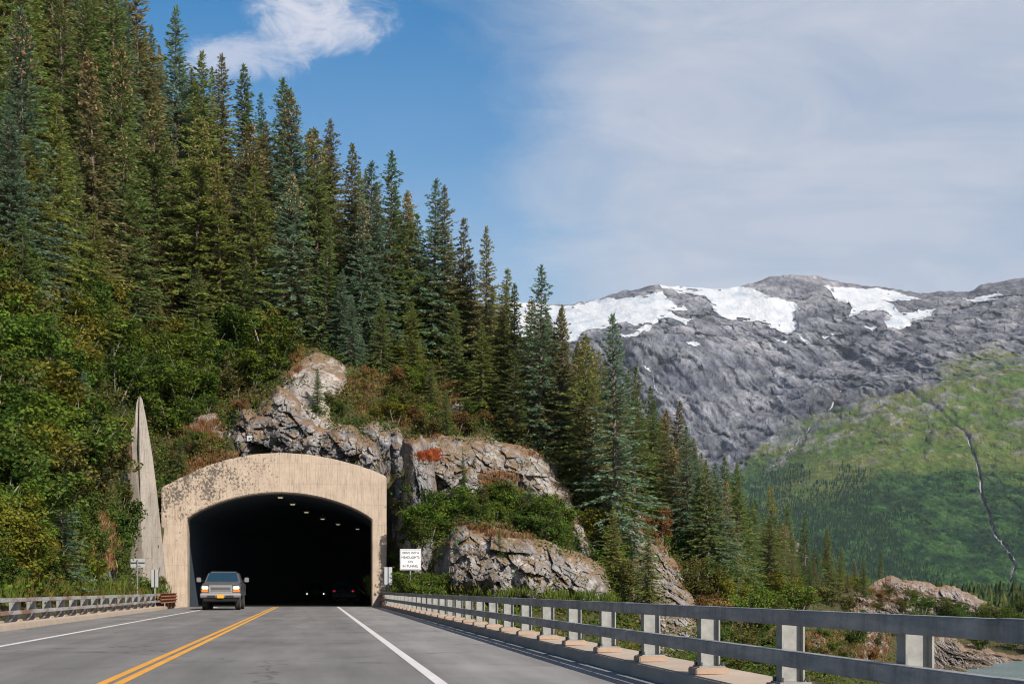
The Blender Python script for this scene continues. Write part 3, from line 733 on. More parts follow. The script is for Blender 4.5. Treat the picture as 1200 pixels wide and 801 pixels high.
# ------------------------------------------------------------------ plants
def unit(v): return v / (np.linalg.norm(v, axis=-1, keepdims=True) + 1e-9)
def tufts(B, D, Ln, W, rng, fold=0.):
    """narrow rhombic sprays: base B, direction D"""
    n = len(B); D = unit(D); s = unit(np.cross(D, rng.normal(size=(n, 3)) + np.array([0, 0, .6])))
    m = B + D * (Ln * .45)[:, None]; s = s * (W * .5)[:, None]
    V = np.stack([B, m + s, B + D * Ln[:, None], m - s], 1).reshape(-1, 3)
    return V, np.arange(4 * n).reshape(n, 4)
def spruce_geo(seed, H=16., R=2.3, gap=.0, sparse=1., droop=.35, lean=0.):
    rng = np.random.RandomState(seed); B = []; D = []; Ln = []; T = []; br = MB()
    z = H * .05; k = 0; ph = rng.rand() * 6
    while z < H * .985:
        zn = z / H
        prof = ((1 - zn) ** .92 + .01) * (1 - .3 * max(0, .14 - zn) / .14) * (1 + .16 * math.sin(zn * 23 + seed))
        nb = max(3, int(round((7.2 - 3.2 * zn) * sparse)))
        for b in range(nb):
            if rng.rand() < gap * (1 - zn): continue
            az = ph + 2.39996 * k + rng.normal() * .3; k += 1
            Lb = max(.14, R * prof * rng.uniform(.55, 1.18) * (1 + .14 * math.sin(az * 2 + seed)))
            pit = math.radians(46 * zn ** 1.6 - 16 * (1 - zn) + rng.normal() * 7)
            z0 = z + rng.normal() * .07
            nn_ = max(2, int(Lb / .23)); fr = (np.arange(nn_) + rng.rand(nn_) * .5 + .35) / nn_
            fr = np.clip(fr, .12, 1.); rr = Lb * fr
            zz = z0 + rr * math.tan(pit) - droop * Lb * fr ** 1.6 * (1 - zn) + .22 * Lb * fr ** 4 * (1 - zn)
            c, s_ = math.cos(az), math.sin(az); pts = np.stack([rr * c, rr * s_, zz], 1)
            if Lb > .5: br.tube([(0, 0, z0), tuple(pts[len(pts) // 2]), tuple(pts[-1])], [.035 + .012 * Lb, .02, .006], 3, False)
            for i_, p in enumerate(pts):
                q = int(6 + 2 * (fr[i_] < .85) + (zn > .6))
                for t in range(q):
                    an = az + rng.choice((-1, 1)) * rng.uniform(.1, 1.15)
                    B.append(p + rng.normal(size=3) * .05); D.append((math.cos(an), math.sin(an), math.tan(pit) * .5 - .2 * (1 - zn) - rng.rand() * .75 + .38))
                    Ln.append(min(rng.uniform(.2, .42) * (1 - .3 * zn), .1 + Lb * .45)); T.append((fr[i_], zn))
        z += (.40 - .17 * zn) * (1.0 + .25 * rng.normal() * .5) / max(.75, sparse)
    for t in range(26):                                   # leader
        B.append(np.array([0, 0, H * (.955 + .04 * rng.rand())])); an = rng.rand() * 6.28; D.append((math.cos(an) * .5, math.sin(an) * .5, .9)); Ln.append(.3); T.append((.8, 1.))
    B = np.array(B); D = np.array(D); Ln = np.array(Ln); T = np.array(T)
    B[:, 0] += lean * (B[:, 2] / H) ** 2; 
    V, Q = tufts(B, D, Ln, Ln * rng.uniform(.26, .42, len(Ln)), rng)
    tr = MB(); zz = np.linspace(-1.2, H * .97, 9); tr.tube([(lean * (max(0, q) / H) ** 2, 0, q) for q in zz], [max(.02, .02 * H * .65 * (1 - max(0, q) / H)) for q in zz], 7)
    tr.add(br.v, br.f)
    return V, Q, T, tr
TONES = {'dark green': (.100, .142, .042), 'blue green': (.10, .155, .095), 'brownish green': (.15, .15, .06), 'yellowish green': (.145, .165, .038)}
def spruce_cols(T, base, rng, brown=0.):
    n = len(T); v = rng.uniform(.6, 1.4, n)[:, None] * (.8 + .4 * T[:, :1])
    c = np.array(base)[None] * v
    bz = (rng.rand(n) < brown * np.clip((T[:, 1] - .1) * 1.3, 0, 1) + .03)[:, None]
    c = np.where(bz, np.array((.15, .10, .052)) * rng.uniform(.7, 1.3, (n, 1)), c)
    return np.repeat(c, 4, 0)
SHAPES = [spruce_geo(101, 16, 3.0), spruce_geo(102, 16, 2.6, .12), spruce_geo(103, 16, 3.3, .05, droop=.5), spruce_geo(104, 16, 2.7, .25, .9, .3, .4)]
PROTO = {}
for si, (V, Q, T, tr) in enumerate(SHAPES):
    tm = tr.mesh('trunk', M['bark'])
    rg = np.random.RandomState(900 + si)
    for tn, base in TONES.items():
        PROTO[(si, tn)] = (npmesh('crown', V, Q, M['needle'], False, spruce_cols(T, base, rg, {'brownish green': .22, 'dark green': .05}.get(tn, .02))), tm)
    # cone-laden top: clusters of tan cones hanging in the upper crown
    idx = np.where(T[:, 1] > .74)[0]; idx = idx[rg.rand(len(idx)) < .2]
    Bc = V.reshape(-1, 4, 3)[idx, 2]; Vc, Qc = tufts(Bc + rg.normal(size=Bc.shape) * .05, np.tile((0, 0, -1.), (len(Bc), 1)) + rg.normal(size=Bc.shape) * .5, np.full(len(Bc), .24), np.full(len(Bc), .11), rg)
    cc = np.repeat(np.array((.27, .19, .095)) * rg.uniform(.6, 1.25, (len(Bc), 1)), 4, 0)
    for tn, base in TONES.items():
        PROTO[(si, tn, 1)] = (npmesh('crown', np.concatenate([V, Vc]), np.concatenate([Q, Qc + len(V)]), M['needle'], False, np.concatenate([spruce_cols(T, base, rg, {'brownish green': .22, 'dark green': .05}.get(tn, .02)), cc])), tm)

TREES = []
def add_spruce(p, h, tone, si, cones=False, wide=1.):
    r_ = empty('spruce_tree', tuple(p), random.uniform(0, 6.28)); s = h / 16.
    r_.scale = (s * wide, s * wide, s); r_.rotation_euler[0] = random.gauss(0, .02); r_.rotation_euler[1] = random.gauss(0, .02)
    cm, tm = PROTO[(si, tone, 1) if cones else (si, tone)]
    obj('crown', cm, r_); obj('trunk', tm, r_)
    r_['category'] = 'spruce'
    px = 600 + F * p[0] / p[1]; pb = HZ - (p[2] - CH) * F / p[1]; TREES.append(dict(o=r_, px=px, pb=pb, pt=pb - h * F / p[1], h=h, tone='brown topped' if cones else tone, p=p)); return r_
SKYL = np.array([(-900, -900), (0, -230), (150, -30), (205, 35), (290, 95), (345, 120), (395, 165), (455, 205), (510, 240), (570, 295), (635, 350), (725, 420), (800, 500), (850, 548), (900, 595), (965, 635), (1030, 690), (1300, 720)], float)
CON = [(-60,325),(60,345),(120,378),(150,402),(200,378),(260,398),(330,390),(395,415),(430,412),(470,404),(540,430),(590,482),(645,545),(690,590),(712,640),(720,690),(736,640),(748,596),(775,618),(820,680),(850,700),(960,700),(1030,692),(1060,640),(1060,-400),(-60,-400)]
def top_base(px, pt, h):
    s = np.linspace(.8, 5.0, 121); p = hill(np.full_like(s, px), s); q = py_of(p); ok = np.array([inside(CON, min(max(px, -55), 1055), min(b, 700) if b < 700 else b) for b in q])
    t = np.abs(q - h * F / p[:, 1] - pt) + np.where(ok, 0, 1e4); i = int(np.argmin(t)); hh = (q[i] - pt) * p[i, 1] / F
    return p[i], float(np.clip(hh, h * .5, h * 1.25))
rt = random.Random(5)
def tone_(brown=.2):
    x = rt.random(); return 'brownish green' if x < brown + .1 else ('blue green' if x < brown + .28 else ('yellowish green' if x < brown + .5 else 'dark green'))
sky_list = [(108,-46,15),(92,-10,15),(182,30,14),(222,66,13),(310,112,12),(360,150,12),(440,215,12),(492,250,11),(555,290,10),(618,352,9),(676,402,9),(704,412,10),(128,-24,19),(166,-28,18),(150,2,16),(206,8,19),(238,60,17),(262,64,16),(291,74,15),(332,90,15),(348,103,16),(372,150,14),(389,140,13),(411,168,14),(434,190,14),(457,176,16),(478,222,13),(507,210,16),(523,219,14),(543,256,13),(570,264,16),(588,314,12),(603,332,11),(633,311,15),(652,362,11),(662,358,12),(688,392,12),(723,369,16),(746,428,11),(766,452,12),(789,470,12),(808,498,11),(831,538,10),(850,534,11),(866,542,10),(905,570,10),(921,590,10),(944,604,10),(969,620,11),(986,640,9),(1002,655,8),(1031,647,7.5)]
for i, (px, pt, h) in enumerate(sky_list):
    p, h = top_base(px, pt, h); add_spruce(p, h, tone_(.12), rt.choice((1, 3, 0, 1)), rt.random() < .2, rt.uniform(1.1, 1.45) * (1.25 if h < 9 else 1.))
inner_list = [(28,12,18,1),(140,52,18,1),(115,62,16,1),(60,110,19,0),(92,178,18,0),(150,150,19,1),(186,118,17,1),(228,140,18,1),(262,190,17,1),(300,196,18,0),(292,146,14,1),(345,205,16,1),(352,282,13,0),(380,255,14,0),(398,322,12,0),(420,235,14,1),(430,288,13,0),(470,255,14,0),(500,298,14,1),(548,326,13,0),(585,372,12,1),(30,200,17,0),(10,110,18,0),(205,215,16,0),(240,255,15,0),(160,245,19,1),(135,280,12,0),(320,300,13,0),(455,345,11,0),(520,385,11,0),(610,430,12,0),(655,450,12,1),(700,450,13,0),(640,500,10,0),(690,545,9,0),(780,520,12,0),(760,560,10,0),(820,560,11,0),(870,610,12,0),(880,640,9,0),(930,632,9,1)]
for i, (px, pt, h, cn) in enumerate(inner_list):
    p, h = top_base(px, pt, h); add_spruce(p, h, tone_(.22 if cn else .08), rt.choice((0, 1, 2, 2)), bool(cn), rt.uniform(1.1, 1.45) * (1.25 if h < 9 else 1.))
small = [(28,415,7,'dark green'),(112,402,8,'yellowish green'),(182,398,8.5,'brownish green'),(232,418,6.5,'dark green'),(284,408,7,'dark green'),(18,345,9,'blue green'),(146,372,9.5,'brownish green'),(58,500,5.5,'dark green'),(446,440,5.5,'dark green'),(484,452,6,'yellowish green'),(532,462,6.5,'dark green'),(566,486,6.5,'yellowish green'),(372,484,2.9,'dark green'),(604,520,6.5,'dark green'),(72,688,4.6,'blue green'),(96,560,5,'blue green'),(66,372,5,'blue green'),(543,577,2.3,'dark green'),(585,652,1.6,'dark green'),(412,428,5,'blue green'),(522,512,3.2,'dark green'),(505,480,3.5,'dark green'),(210,558,2.6,'dark green'),(655,640,2.6,'dark green'),(620,610,2.4,'dark green'),(985,690,4.5,'dark green'),(720,690,5,'yellowish green'),(715,640,5.5,'dark green'),(856,700,5.5,'dark green'),(1012,700,5,'dark green'),(840,690,9,'blue green'),(900,690,6.5,'dark green'),(760,705,4.5,'yellowish green')]
for px, pb, h, tn in small: add_spruce(P(px, pb, surfY(px, pb) + .1), h, tn, rt.choice((0, 2)), False, 1.5)
conp = np.array(CON, float)
quota = [94, 86]; cand = 0; pts = [t['p'] for t in TREES]; CP = np.array([rt.uniform(-70, 1020) if k % 5 < 3 else rt.uniform(720, 1025) for k in range(14000)]); CS = np.array([rt.uniform(.8, 5.0) for _ in range(14000)]); CW = hill(CP, CS); CB = py_of(CW)
for px, p, pb in zip(CP, CW, CB):
    sd_ = int(px >= 700)
    if quota[sd_] <= 0: continue
    if pb > 760 or not inside(CON, px, pb): continue
    Y = p[1]; near = 3.2 if px < 620 else (3.0 if px < 740 else 2.4)
    if any((p[0] - q[0]) ** 2 + (p[1] - q[1]) ** 2 < near * near for q in pts): continue
    h = rt.uniform(10, 16.5) if px < 420 else (rt.uniform(8, 13) if px < 760 else rt.uniform(8, 12))
    sdv = polysd(conp, np.array([px]), np.array([pb]))[0]
    if sdv < 60 and px < 740: h *= .4 + .6 * sdv / 60
    lim = float(np.interp(px, SKYL[:, 0], SKYL[:, 1])) + (rt.uniform(4, 55) if px < 700 else rt.uniform(0, 38))
    h = min(h, (pb - lim) * Y / F)
    if h < 2.2: continue
    add_spruce(p - np.array([0, 0, .2]), h, tone_(.12), rt.choice((0, 0, 1, 2, 2, 3)), rt.random() < .1, rt.uniform(1.1, 1.5) * (1.2 if h < 7 else 1) * (1.15 if px > 700 else 1)); pts.append(p); quota[sd_] -= 1


# ---- alders
def alder_geo(seed, Hh=3.2, n=3600, leaf=.16):
    rng = np.random.RandomState(seed); tr = MB(); cl = []
    for k in range(8):
        an = rng.rand() * 6.28; sp = rng.uniform(.25, 1.) * Hh * .5; hh = Hh * rng.uniform(.6, 1.)
        a = np.array((0.15 * math.cos(an), .15 * math.sin(an), -.5)); b = np.array((sp * .55 * math.cos(an), sp * .55 * math.sin(an), hh * .5)); c = np.array((sp * math.cos(an), sp * math.sin(an), hh))
        tr.tube([tuple(a), tuple(b), tuple(c)], [.05, .035, .01], 4, False)
        for t in rng.uniform(.35, 1.05, 5):
            q = (1 - t) ** 2 * a + 2 * t * (1 - t) * b + t * t * c + rng.normal(size=3) * .22; cl.append((q, rng.uniform(.28, .58)))
    B = []; Nn = []
    per = n // len(cl)
    for q, r in cl:
        d = unit(rng.normal(size=(per, 3))); B.append(q + d * (r * rng.uniform(.45, 1.05, per) ** .6)[:, None] * np.array((1.15, 1.15, .8))); Nn.append(d)
    B = np.concatenate(B); Nn = np.concatenate(Nn); k = len(B)
    nrm = unit(Nn * .7 + np.array((0, 0, .7)) + rng.normal(size=(k, 3)) * .5)
    t1 = unit(np.cross(nrm, rng.normal(size=(k, 3)))); t2 = np.cross(nrm, t1); l = leaf * rng.uniform(.65, 1.3, k)[:, None]
    V = np.stack([B - t1 * l * .5, B + t2 * l * .36, B + t1 * l * .5, B - t2 * l * .36], 1).reshape(-1, 3)
    return V, np.arange(4 * k).reshape(k, 4), tr, np.repeat(rng.uniform(.62, 1.35, len(cl)), per)
ATONE = {'deep green': (.06, .10, .02), 'bright green': (.084, .13, .02), 'yellowing': (.14, .14, .022), 'olive': (.092, .095, .028), 'rusty': (.19, .115, .045)}
AP = {}
for si in range(4):
    V, Q, tr, ct = alder_geo(300 + si); k = len(Q); tm = tr.mesh('stems', M['alderbark']); rg = np.random.RandomState(500 + si)
    for tn, base in ATONE.items():
        c = np.array(base) * rg.uniform(.7, 1.3, (k, 1)) * ct[:, None]; y = rg.rand(k) < .04; c[y] = np.array((.19, .15, .03)) * rg.uniform(.7, 1.2, (y.sum(), 1))
        AP[(si, tn)] = (npmesh('leaves', V, Q, M['leaf'], False, np.repeat(c, 4, 0)), tm)
SHR = []
def add_alder(px, pb, size, tn, wide=1.25):
    Y = surfY(px, pb) + .15; p = P(px, pb, Y); r_ = empty('alder_shrub', tuple(p), rt.uniform(0, 6.28)); s = size / 3.2
    r_.scale = (s * wide, s * wide, s); cm, tm = AP[(rt.randrange(4), tn)]
    obj('leaves', cm, r_); obj('stems', tm, r_); r_['category'] = 'shrub'
    SHR.append(dict(o=r_, px=px, pb=pb, pt=pb - size * F / Y, tone=tn)); return r_
def scatter(poly, n, mind, smin, smax, tones, wide=1.25):
    poly = np.array(poly, float); x0, y0 = poly.min(0); x1, y1 = poly.max(0); got = []; tr_ = 0
    while len(got) < n and tr_ < n * 60:
        tr_ += 1; x = rt.uniform(x0, x1); y = rt.uniform(y0, y1)
        if not inside(poly, x, y) or any((x - a) ** 2 + ((y - b) * 1.5) ** 2 < mind * mind for a, b in got): continue
        got.append((x, y)); add_alder(x, y, rt.uniform(smin, smax), rt.choice(tones), wide)
G_ = ['deep green'] * 3 + ['bright green'] * 4 + ['yellowing'] * 2 + ['olive']
scatter([(-30,300),(60,318),(130,372),(190,345),(250,392),(330,405),(325,440),(290,470),(240,500),(200,520),(176,470),(150,480),(120,500),(104,590),(90,610),(60,640),(-30,640)], 92, 22, 2.2, 3.8, G_)
scatter([(-30,640),(60,650),(90,620),(110,620),(126,660),(128,688),(-30,704)], 24, 20, 1.0, 2.2, G_)
scatter([(196,540),(205,500),(260,470),(300,478),(280,500),(262,520),(230,548),(200,566)], 9, 14, .9, 1.6, ['rusty', 'olive', 'deep green', 'yellowing'])
scatter([(424,446),(470,428),(545,444),(600,495),(640,540),(600,522),(560,512),(500,512),(470,508),(440,505),(420,480)], 30, 13, 1.0, 2.2, ['olive'] * 3 + ['deep green', 'bright green', 'rusty', 'yellowing'])
scatter([(486,630),(490,598),(520,600),(600,600),(650,606),(672,640),(660,646),(620,628),(580,622),(540,612),(520,630),(505,645),(488,645)], 24, 15, 1.2, 2.2, ['deep green'] * 2 + ['bright green'] * 2 + ['olive'])
scatter([(455,700),(470,690),(505,694),(540,704),(500,708)], 12, 9, .9, 1.6, ['bright green', 'bright green', 'deep green'])
scatter([(650,545),(700,600),(735,610),(738,700),(716,700),(700,650),(680,600)], 16, 15, 1.4, 2.4, G_)
scatter([(760,612),(800,640),(880,650),(960,670),(1010,690),(1000,720),(900,738),(830,740),(806,690),(780,650)], 42, 19, 1.5, 3.0, G_ + ['olive', 'rusty'])
scatter([(820,740),(900,738),(1000,725),(1060,730),(1060,760),(1000,800),(900,800),(830,790)], 30, 20, .9, 1.8, ['olive', 'deep green', 'bright green', 'rusty'])
scatter([(1040,722),(1150,722),(1200,724),(1215,750),(1215,770),(1150,764),(1110,752)], 22, 12, 2.0, 3.6, ['deep green', 'deep green', 'olive', 'bright green'])
scatter([(1000,700),(1040,690),(1060,700),(1100,722),(1040,728)], 7, 14, 1.2, 2.4, ['olive', 'deep green', 'rusty'])
for px, pb, sz, tn in ((140,650,2.6,'deep green'),(132,676,1.9,'deep green'),(142,596,1.5,'olive'),(441,698,1.3,'bright green'),(452,697,1.1,'bright green'),(474,640,1.5,'deep green'),(468,672,1.5,'bright green'),(470,606,1.2,'olive'),(388,478,1.2,'olive'),(396,490,1.1,'deep green'),(186,694,.9,'olive'),(198,696,.8,'deep green'),(170,694,1.0,'bright green'),(213,693,.6,'rusty'),(345,428,1.1,'rusty')): add_alder(px, pb, sz, tn, 1.1)

# ---- undergrowth: one mass of leaf clumps over the soil, and one of dry grass and bracken
def clumps(name, label, polys, n, size, cols, leafn, seed, pts=None, leaf=.2, upright=False):
    rng = np.random.RandomState(seed); Vs = []; Cs = []
    pols = [np.array(p, float) for p in polys]; ar = []
    for p in pols:
        x, y = p[:, 0], p[:, 1]; ar.append(abs(np.dot(x, np.roll(y, 1)) - np.dot(y, np.roll(x, 1))) / 2)
    for p, a in zip(pols, ar):
        k = int(n * a / sum(ar)); x0, y0 = p.min(0); x1, y1 = p.max(0); m_ = 0
        X = rng.uniform(x0, x1, k * 6); Yy = rng.uniform(y0, y1, k * 6); ok = polysd(p, X, Yy) > 0; X = X[ok][:k]; Yy = Yy[ok][:k]
        if not upright: kp = ~on_rock(X, Yy) | (rng.rand(len(X)) < .025); X = X[kp]; Yy = Yy[kp]
        Y = surfYv(X, Yy); m_ = len(X); c = np.stack([(X - 600) / F * Y, Y, zp(Yy, Y)], 1)[:, None]
        if pts is not None: c = pts[:, None]; m_ = len(pts); X = 600 + F * pts[:, 0] / pts[:, 1]; Yy = pts[:, 1] * 4
        sz = (size * rng.uniform(.6, 1.3, m_))[:, None, None]
        R3 = rng.normal(size=(m_, leafn, 3)); one = np.ones((m_, leafn))
        if upright:
            b = c + R3 * np.array((.4, .4, .0)) * sz; d = np.stack([rng.normal(size=(m_, leafn)) * .35, rng.normal(size=(m_, leafn)) * .35, one], -1)
            V, _ = tufts(b.reshape(-1, 3), d.reshape(-1, 3), (sz[..., 0] * rng.uniform(.5, 1.1, (m_, leafn))).ravel(), np.full(m_ * leafn, leaf), rng)
        else:
            b = (c + R3 * np.array((.55, .55, .3)) * sz + np.array((0, -.1, .2)) * sz).reshape(-1, 3); k2 = len(b); nr = unit(rng.normal(size=(k2, 3)) * .6 + np.array((0, -.2, .8)))
            t1 = unit(np.cross(nr, rng.normal(size=(k2, 3)))); t2 = np.cross(nr, t1); l = leaf * rng.uniform(.6, 1.3, k2)[:, None]
            V = np.stack([b - t1 * l * .5, b + t2 * l * .36, b + t1 * l * .5, b - t2 * l * .36], 1).reshape(-1, 3)
        f = fbm(np.stack([X * .02, Yy * .03, X * 0 + seed], 1), 3, seed) * .5 + .5 + rng.normal(size=m_) * .14
        base = np.array(cols)[np.clip(f * len(cols), 0, len(cols) - 1).astype(int)]; cc = base[:, None] * rng.uniform(.6, 1.4, (m_, leafn, 1)); Vs.append(V); Cs.append(np.repeat(cc.reshape(-1, 3), 4, 0))
    V = np.concatenate(Vs); o = obj(name, npmesh(name, V, np.arange(len(V)).reshape(-1, 4), M['leaf'], False, np.concatenate(Cs)))
    return tag(o, label, 'undergrowth', kind='stuff')
GC = [(.05, .075, .016), (.07, .11, .016), (.055, .085, .02), (.10, .105, .022), (.15, .11, .035)]
clumps('undergrowth', 'leafy green undergrowth covering the soil of the hillside', [
    [(-40,260),(60,300),(150,370),(260,380),(330,400),(440,395),(540,430),(600,480),(660,548),(690,600),(710,650),(716,716),(480,706),(474,600),(456,548),(400,534),(300,528),(250,540),(194,572),(150,690),(-40,706)],
    [(330,300),(420,425),(470,420),(540,440),(600,488),(660,548),(700,540),(620,400),(480,330)],
    [(716,716),(716,600),(760,590),(850,640),(1000,680),(1050,690),(1100,722),(1100,760),(1040,800),(720,800)],
    [(1040,722),(1210,718),(1215,770),(1120,756)]], 13000, .75, GC, 22, 1, leaf=.16)
DC = [(.30, .18, .08), (.22, .12, .05), (.34, .22, .11), (.20, .10, .045), (.26, .19, .09)]
clumps('dry_grass', 'dry tan and rusty grass and bracken on the rock ledges', [
    [(200,520),(235,492),(262,498),(256,535),(205,556)], [(196,556),(232,538),(262,530),(280,532),(276,540),(240,550),(206,566)], [(404,446),(470,430),(530,446),(540,470),(480,500),(420,490)], [(462,494),(500,486),(522,512),(480,516)],
    [(336,424),(354,418),(352,436),(338,452)], [(-20,640),(30,632),(60,650),(50,690),(-20,692)], [(98,610),(130,600),(140,660),(110,680)], [(748,602),(764,606),(790,640),(800,676),(776,650)], [(536,612),(600,618),(640,634),(560,628)],
    [(940,742),(1000,738),(1044,742),(1040,790),(960,776)], [(1000,694),(1045,678),(1100,690),(1080,712),(1000,716)], [(560,556),(600,552),(616,580),(570,584)], [(520,450),(560,452),(640,545),(600,520),(540,476)], [(130,510),(152,516),(150,548),(132,540)]], 2300, .38, DC, 34, 2, leaf=.035, upright=True)
clumps('red_bracken', 'patch of rust red bracken on the ledge right of the arch', [[(487,534),(500,526),(515,530),(514,541),(492,541)]], 55, .35, [(.38, .09, .03), (.3, .08, .03)], 26, 4, leaf=.05, upright=True)
clumps('roadside_grass', 'fresh green roadside weeds behind both railings', [[(-20,690),(150,688),(216,690),(214,700),(-20,712)], [(430,680),(520,680),(535,698),(436,700)], [(520,690),(720,700),(720,722),(520,708)]], 900, .55, [(.07, .13, .02), (.1, .14, .03), (.13, .12, .03)], 24, 5, leaf=.05, upright=True)

_r = np.random.RandomState(8); _p = hill(_r.uniform(470, 1060, 2600), _r.uniform(.02, 1.1, 2600))
clumps('undergrowth', 'leafy green undergrowth on the low ground below the right railing', [[(600,600),(601,600),(601,601)]], 10, .8, GC, 22, 6, pts=_p, leaf=.16)

# ---- fallen dead snags in the shrubs at the left
def snag(pts, rad, label, tw):
    base = P(*pts[0][:2], surfY(*pts[0][:2]) - .8); e = empty('dead_branch', tuple(base)); mb = MB(); Y = base[1] - 1.2
    W = [P(a, b, Y - .4 * i) - base for i, (a, b) in enumerate(pts)]
    mb.tube([tuple(w) for w in W], [rad * (1 - .7 * i / len(W)) for i in range(len(W))], 6)
    for i, dx, dz in tw:
        w = W[i]; mb.tube([tuple(w), tuple(w + np.array((dx * .5, -.1, dz * .6))), tuple(w + np.array((dx, -.2, dz)))], [rad * .5, rad * .3, rad * .12], 5)
    mb.build('limb', M['deadwood'], e); tag(e, label, 'dead branch')
snag([(-4,436),(14,446),(30,456),(46,467),(56,474)], .09, 'bleached fallen branch tangle low in the brush at the left picture edge', [(1, .6, .5), (2, .8, .35), (2, -.2, -.6), (3, .7, .1), (1, -.5, .45)])
snag([(60,448),(66,438),(74,426),(81,412)], .07, 'bare pale forked stick pointing up out of yellow green brush', [(0, -.5, .35), (1, -.25, .5), (1, .5, .3)])
snag([(52,306),(56,298),(52,290),(48,286)], .06, 'small bare grey stick high in the brush at the left', [(1, .4, .5), (2, .4, .1)])

# ------------------------------------------------------------------ far mountain
MC = [
 (330, [(372,5000),(400,4700),(430,4450),(540,4000),(610,3400),(694,2450)]),
 (600, [(354,5200),(388,4750),(420,4450),(535,4000),(610,3400),(694,2450)]),
 (700, [(350,5250),(378,4800),(402,4450),(530,3980),(610,3400),(694,2450)]),
 (770, [(334,5300),(366,4850),(392,4500),(535,3960),(610,3350),(694,2450)]),
 (830, [(339,5250),(375,4850),(400,4480),(540,3950),(612,3300),(694,2450)]),
 (905, [(323,5300),(388,4800),(425,4480),(480,4150),(575,3450),(694,2450)]),
 (960, [(325,5350),(385,4850),(430,4500),(458,4150),(565,3350),(694,2450)]),
 (1040,[(337,5350),(378,4850),(428,4420),(456,3950),(560,3250),(694,2450)]),
 (1110,[(343,5300),(380,4800),(425,4250),(450,3850),(560,3200),(694,2450)]),
 (1200,[(327,5200),(368,4750),(415,4200),(445,3800),(560,3150),(694,2450)]),
 (1600,[(352,5000),(390,4600),(430,4150),(460,3750),(560,3100),(694,2450)]),
]
RIDGE = np.array([(330,372),(540,356),(607,354),(650,357),(700,351),(728,341),(768,333),(800,337),(835,339),(865,337),(880,332),(903,323.5),(930,322.5),(962,324),(985,331),(1003,333),(1040,337),(1068,341),(1085,343),(1100,341),(1135,341),(1150,334),(1180,329),(1200,325),(1230,318),(1300,330),(1600,352)], float)
mpx = np.concatenate([np.arange(330, 580, 12.), np.arange(580, 1225, .85), np.arange(1225, 1600, 10.)])
vv = np.linspace(0, 5, 390)
cx_ = np.array([c[0] for c in MC], float); cr = np.array([c[1] for c in MC], float)
rp = np.stack([np.array([np.interp(mpx, cx_, cr[:, r, k]) for r in range(6)]) for k in (0, 1)], -1)      # row,col,2
rp[0, :, 0] = np.interp(mpx, RIDGE[:, 0], RIDGE[:, 1])
jj = np.clip(np.floor(vv).astype(int), 0, 4); q_ = (vv - jj)[None, :, None]
NP = rp.transpose(1, 0, 2); NP = NP[:, jj] * (1 - q_) + NP[:, jj + 1] * q_
MPX = np.repeat(mpx[:, None], len(vv), 1); MPY = NP[..., 0]; MY = NP[..., 1]
X0 = (MPX - 600) / F * MY; Z0 = zp(MPY, MY); p3 = np.stack([X0, MY, Z0], -1)
ridge_w = sstep(0, .5, np.repeat(vv[None], len(mpx), 0)); base_w = 1 - sstep(4.4, 5, np.repeat(vv[None], len(mpx), 0)) * .8
wx_ = MPX + 9 * fbm(np.stack([MPX, MPY, 0 * MPX], -1) * .035, 4, 61); wy_ = MPY + 7 * fbm(np.stack([MPX, MPY, 0 * MPX + 9], -1) * .035, 4, 62)
SNOW = [
 ('broad white snowfield on the left shoulder of the far mountain', [(590,352),(607,354),(660,358),(700,352),(725,349),(775,347.5),(782,355),(805,366),(778,369),(809,376),(800,381),(790,375),(775,377.5),(765,380),(760,389),(735,397),(727,395),(730,391),(750,387),(755,380),(725,382.5),(697,390),(682,397),(662,400),(590,396)]),
 ('long crevassed glacier tongue below the middle of the ridge', [(767,337.5),(780,336),(800,340),(850,339),(880,340),(900,347),(915,349),(932,357),(941,364),(932,370),(937,380),(937,388),(925,394),(897,381),(870,377.5),(850,375),(840,367),(830,357),(815,351),(795,347),(775,341)]),
 ('forked white snowfield in the hollow right of the dark summit', [(966,337.5),(990,334.5),(1025,340),(1060,344),(1087,349.5),(1062,352.5),(1037,354),(1050,360),(1057,365.5),(1077,365),(1097,366),(1090,375),(1075,380),(1057,385),(1040,385),(1036,377.5),(1042,369),(1030,366),(1015,364.5),(1000,371),(990,371),(996,360),(980,349)]),
 ('thin snow streak under the right end of the ridge', [(1129,355.5),(1145,349),(1170,344),(1177,347.5),(1165,352.5),(1145,355.5)]),
 ('tiny snow wedge just below the forked snowfield', [(1008,383.5),(1030,384),(1022,391)]),
 ('small snow patch between the glacier tongue and the forked snowfield', [(961,396),(977,392.5),(979,397.5),(964,402)]),
 ('slanting snow sliver under the right end of the glacier tongue', [(934,396.5),(952,403.5),(946,407)]),
 ('flat snow sliver left of the slanting one under the glacier tongue', [(906,396.5),(925,399.5),(922,404)]),
 ('arrow shaped snow patch alone on the grey cliff', [(800,402),(812,398),(825,406),(815,409.5)]),
 ('small snow streak beside the tall spruce top', [(738,418),(748,420.5),(747,423)]),
 ('snow patch on the cliff edge right of the tall spruce top', [(754,431),(765,434.5),(762,437.5),(755,436)]),
]
snow_sd = [polysd(pl, wx_ if len(pl) > 8 else MPX + .35 * (wx_ - MPX), wy_ if len(pl) > 8 else MPY + .35 * (wy_ - MPY)) for _, pl in SNOW]
anysnow = np.max(snow_sd, 0); sw = sstep(-2, 5, anysnow)
GREEN = [(540,720),(850,585),(880,548),(903,520),(915,497),(935,480),(960,466),(985,462),(1000,470),(1030,460),(1048,450),(1085,446),(1130,430),(1165,424),(1210,422),(1620,420),(1620,720)]
gsd = polysd(GREEN, MPX, MPY); n1 = fbm(p3 / 260, 5, 71); n2 = fbm(p3 / 70, 5, 72); n3 = fbm(p3 / 28, 4, 73); n4 = fbm(p3 / np.array([11, 30, 9.]), 3, 79)
